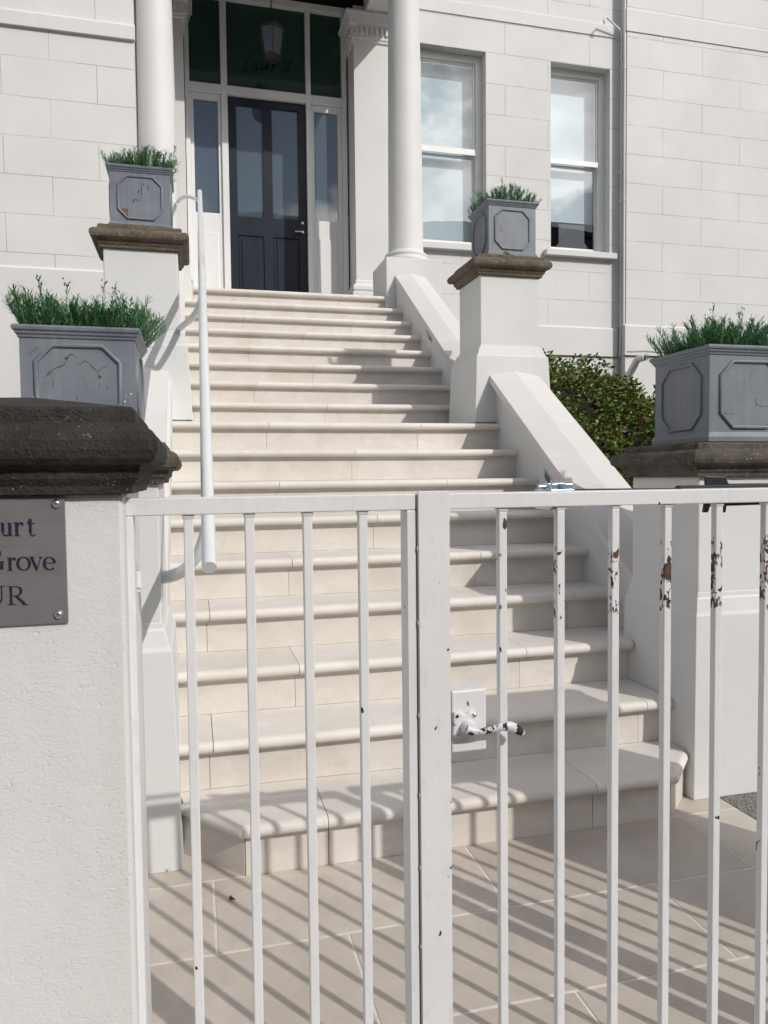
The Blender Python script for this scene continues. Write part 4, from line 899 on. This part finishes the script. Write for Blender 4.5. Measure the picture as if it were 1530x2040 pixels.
b = MB(); bar_box(b, 1.386, 1.799, GY-.012, GY+.02, ZT-.0245, ZT); b.build('top_rail', M_gate, rp)
for x in (1.448, 1.539, 1.631, 1.726):
    b = MB(); b.box(x-.0068, x+.0068, GY-.007, GY+.0068, .02, ZT-.025); b.build('bar', M_gate, rp)
# gate closer on the inside of the top rail
gc = thing('gate_closer', 'black gate closer arm with bright zinc bracket behind the top rail', 'gate closer', (.9, GY+.04, ZT))
yc = GY+.05
def Q(x, y, Y=yc): v = onY(x, y, Y); return (v.x, v.z)
b = MB(); p0 = Q(1100, 977); p1 = Q(1540, 975); zc = ZT+.004
b.tube([(p0[0], yc, Q(1112, 980)[1]), (Q(1350, 980)[0], yc, Q(1350, 978)[1])], .0052, 12); b.tube([(Q(1350, 980)[0], yc, Q(1350, 980)[1]), (Q(1700, 975)[0], yc, Q(1700, 975)[1])], .0115, 16); b.build('cylinder', M_black, gc)
b = MB(); yk = GY+.066
pl = [(1406, 949), (1446, 950), (1452, 963), (1560, 962), (1560, 1004), (1448, 1008), (1446, 1021), (1434, 1021), (1430, 1008), (1415, 1009), (1411, 1021), (1402, 1021), (1408, 985)]
b.prism([Q(x, y, yk) for x, y in pl], 'y', yk, yk+.006); b.build('mounting_plate', M_black, gc, bevel=.001)
b = MB(); xb0, xb1 = Q(1068, 975)[0], Q(1113, 975)[0]; zb = ZT+.0005
b.box(xb0, xb1, GY-.004, GY+.058, zb, zb+.0022); b.box(xb0+.004, xb0+.013, GY+.0, GY+.055, zb+.0022, zb+.011); b.box(xb1-.013, xb1-.001, GY+.0, GY+.055, zb+.0022, zb+.011)
b.box(xb0+.004, xb1-.001, GY+.025, GY+.033, zb+.0022, zb+.012)
b.tube([(Q(1082, 970)[0], GY+.015, zb), (Q(1082, 970)[0], GY+.015, zb+.018)], .0048, 6); b.tube([(xb0-.009, GY+.02, zb+.007), (xb0+.01, GY+.02, zb+.007)], .0028, 8)
b.box(xb0-.002, xb1-.022, GY-.006, GY+.05, ZT-.029, ZT-.0268); b.tube([(Q(1082, 970)[0], GY+.003, ZT-.029), (Q(1082, 970)[0], GY+.003, ZT-.036)], .0062, 6); b.tube([(Q(1082, 970)[0], GY+.003, ZT-.036), (Q(1082, 970)[0], GY+.003, ZT-.042)], .0035, 8)
b.build('bracket', M_zinc, gc, bevel=.0005)
# ------------------------------------------------------------------ plaque on the gate pillar
pq = thing('name_plaque', 'brushed steel name plaque with dark engraved letters on the left gate pillar', 'plaque', (-.3, 1.048, 1.1))
b = MB(); px1 = PX(132, 1100, 1.046); b.box(-.52, px1, 1.0455, 1.0492, PZ(132, 1241, 1.046), PZ(132, 990, 1.046)); b.build('plate', M_steel, pq, bevel=.0008)
b = MB()
for x, y in ((112.5, 1003.5), (117, 1224)):
    b = MB(); v = onY(x, y, 1.045); n0 = 0
    b.lathe((0, 0), [(.0056, 0), (.0056, .0012), (.0048, .0030), (.003, .0042), (.0008, .0046)], 20); b.v[n0:] = [(v.x+q[0], 1.0454-q[2], v.z+q[1]) for q in b.v[n0:]]; b.build('screw', M_chrome, pq)
def glyph(ch):
    """strokes in a unit box: x to the right, baseline 0, x-height .62, cap height 1; each (points, width function or width)"""
    T_, t_ = .135, .045
    arc = lambda cx, cy, rx, ry, a0, a1, n=16: [(cx+rx*math.cos(math.radians(a0+(a1-a0)*i/n)), cy+ry*math.sin(math.radians(a0+(a1-a0)*i/n))) for i in range(n+1)]
    rnd = lambda t, dx, dz: t_+(T_-t_)*abs(dz)**1.5
    if ch == 'u': return .70, [([(.12, .60), (.12, .2)], T_), (catmull([(.12, .22), (.14, .08), (.26, .02), (.38, .05), (.50, .14)]), .07), ([(.53, .60), (.53, .0)], T_), ([(.0, .61), (.14, .60)], t_), ([(.42, .61), (.55, .60)], t_), ([(.53, .02), (.68, .025)], t_)]
    if ch == 'r': return .52, [([(.14, .62), (.14, .0)], T_), ([(.0, .60), (.15, .61)], t_), ([(.02, .02), (.28, .02)], t_), (catmull([(.18, .42), (.25, .55), (.36, .60), (.44, .56)]), .075), (arc(.41, .535, .03, .03, 0, 330, 8), .06)]
    if ch == 't': return .46, [([(.17, .82), (.17, .16)], T_), ([(.02, .60), (.38, .60)], t_*1.1), (catmull([(.16, .18), (.20, .05), (.30, .02), (.41, .09)]), .06), ([(.03, .62), (.14, .78)], t_)]
    if ch == 'o': return .68, [(arc(.33, .305, .27, .30, 0, 360, 28), rnd)]
    if ch == 'v': return .62, [([(.08, .60), (.32, .0)], T_*.95), ([(.30, .0), (.51, .60)], t_), ([(.0, .605), (.22, .605)], t_), ([(.42, .605), (.60, .605)], t_)]
    if ch == 'e': return .62, [(arc(.31, .31, .25, .29, 5, 318, 24), rnd), ([(.07, .335), (.53, .335)], t_)]
    if ch == 'G': return 1.0, [(arc(.50, .50, .42, .49, 55, 335, 26), rnd), ([(.85, .42), (.85, .06)], T_), ([(.68, .43), (.98, .43)], t_), ([(.80, .95), (.80, .70)], t_)]
    if ch == 'C': return .95, [(arc(.50, .50, .42, .49, 50, 320, 26), rnd), ([(.80, .95), (.80, .70)], t_)]
    if ch == 'R': return .96, [([(.20, 1.0), (.20, .0)], T_), ([(.03, .98), (.4, .98)], t_), ([(.03, .02), (.40, .02)], t_), (catmull([(.4, .98), (.58, .95), (.67, .80), (.64, .62), (.50, .51), (.24, .49)]), rnd), ([(.42, .50), (.84, .04)], T_), ([(.74, .02), (.98, .02)], t_)]
    if ch == 'U': return 1.0, [([(.20, 1.0), (.20, .36)], T_), (catmull([(.20, .38), (.24, .12), (.46, .015), (.70, .10), (.80, .36)]), .08), ([(.80, .34), (.80, 1.0)], .06), ([(.03, .98), (.38, .98)], t_), ([(.66, .98), (.95, .98)], t_)]
def letter(ch, x, base, h, wpx):
    adv, strokes = glyph(ch); b = MB(); s_ = h; sxw = wpx/adv
    for i, (pts, wd) in enumerate(strokes):
        pp = [(PX(x+u*sxw, base, 1.0455), PZ(x+u*sxw, base-v*h, 1.0455)) for u, v in pts]; k = (PZ(0, 1000, 1.0455)-PZ(0, 1100, 1.0455))/100*h
        f = (lambda t, dx, dz, wd=wd: wd(t, dx, dz)*k) if callable(wd) else None
        ribbon(b, pp, (wd*k if not callable(wd) else 0), 1.0451-.00006*i, f, .0008)
    o = b.build('letter', M_ink, pq, fix=False); o['label'] = 'dark serif letter '+ch
for ch, x, base, h, wpx in (('C', -72, 1072, 44, 42), ('o', -28, 1071, 43, 28), ('u', 2, 1068, 43, 24), ('r', 28, 1068, 44, 22), ('t', 54, 1068, 42, 19),
        ('G', -30, 1137, 42, 40), ('r', 15, 1137, 42, 20), ('o', 33, 1136, 43, 30), ('v', 60, 1136, 43, 27), ('e', 86, 1136, 43, 26), ('U', -31, 1205, 38, 44), ('R', 14, 1205, 37, 41)):
    letter(ch, x, base, h, wpx)
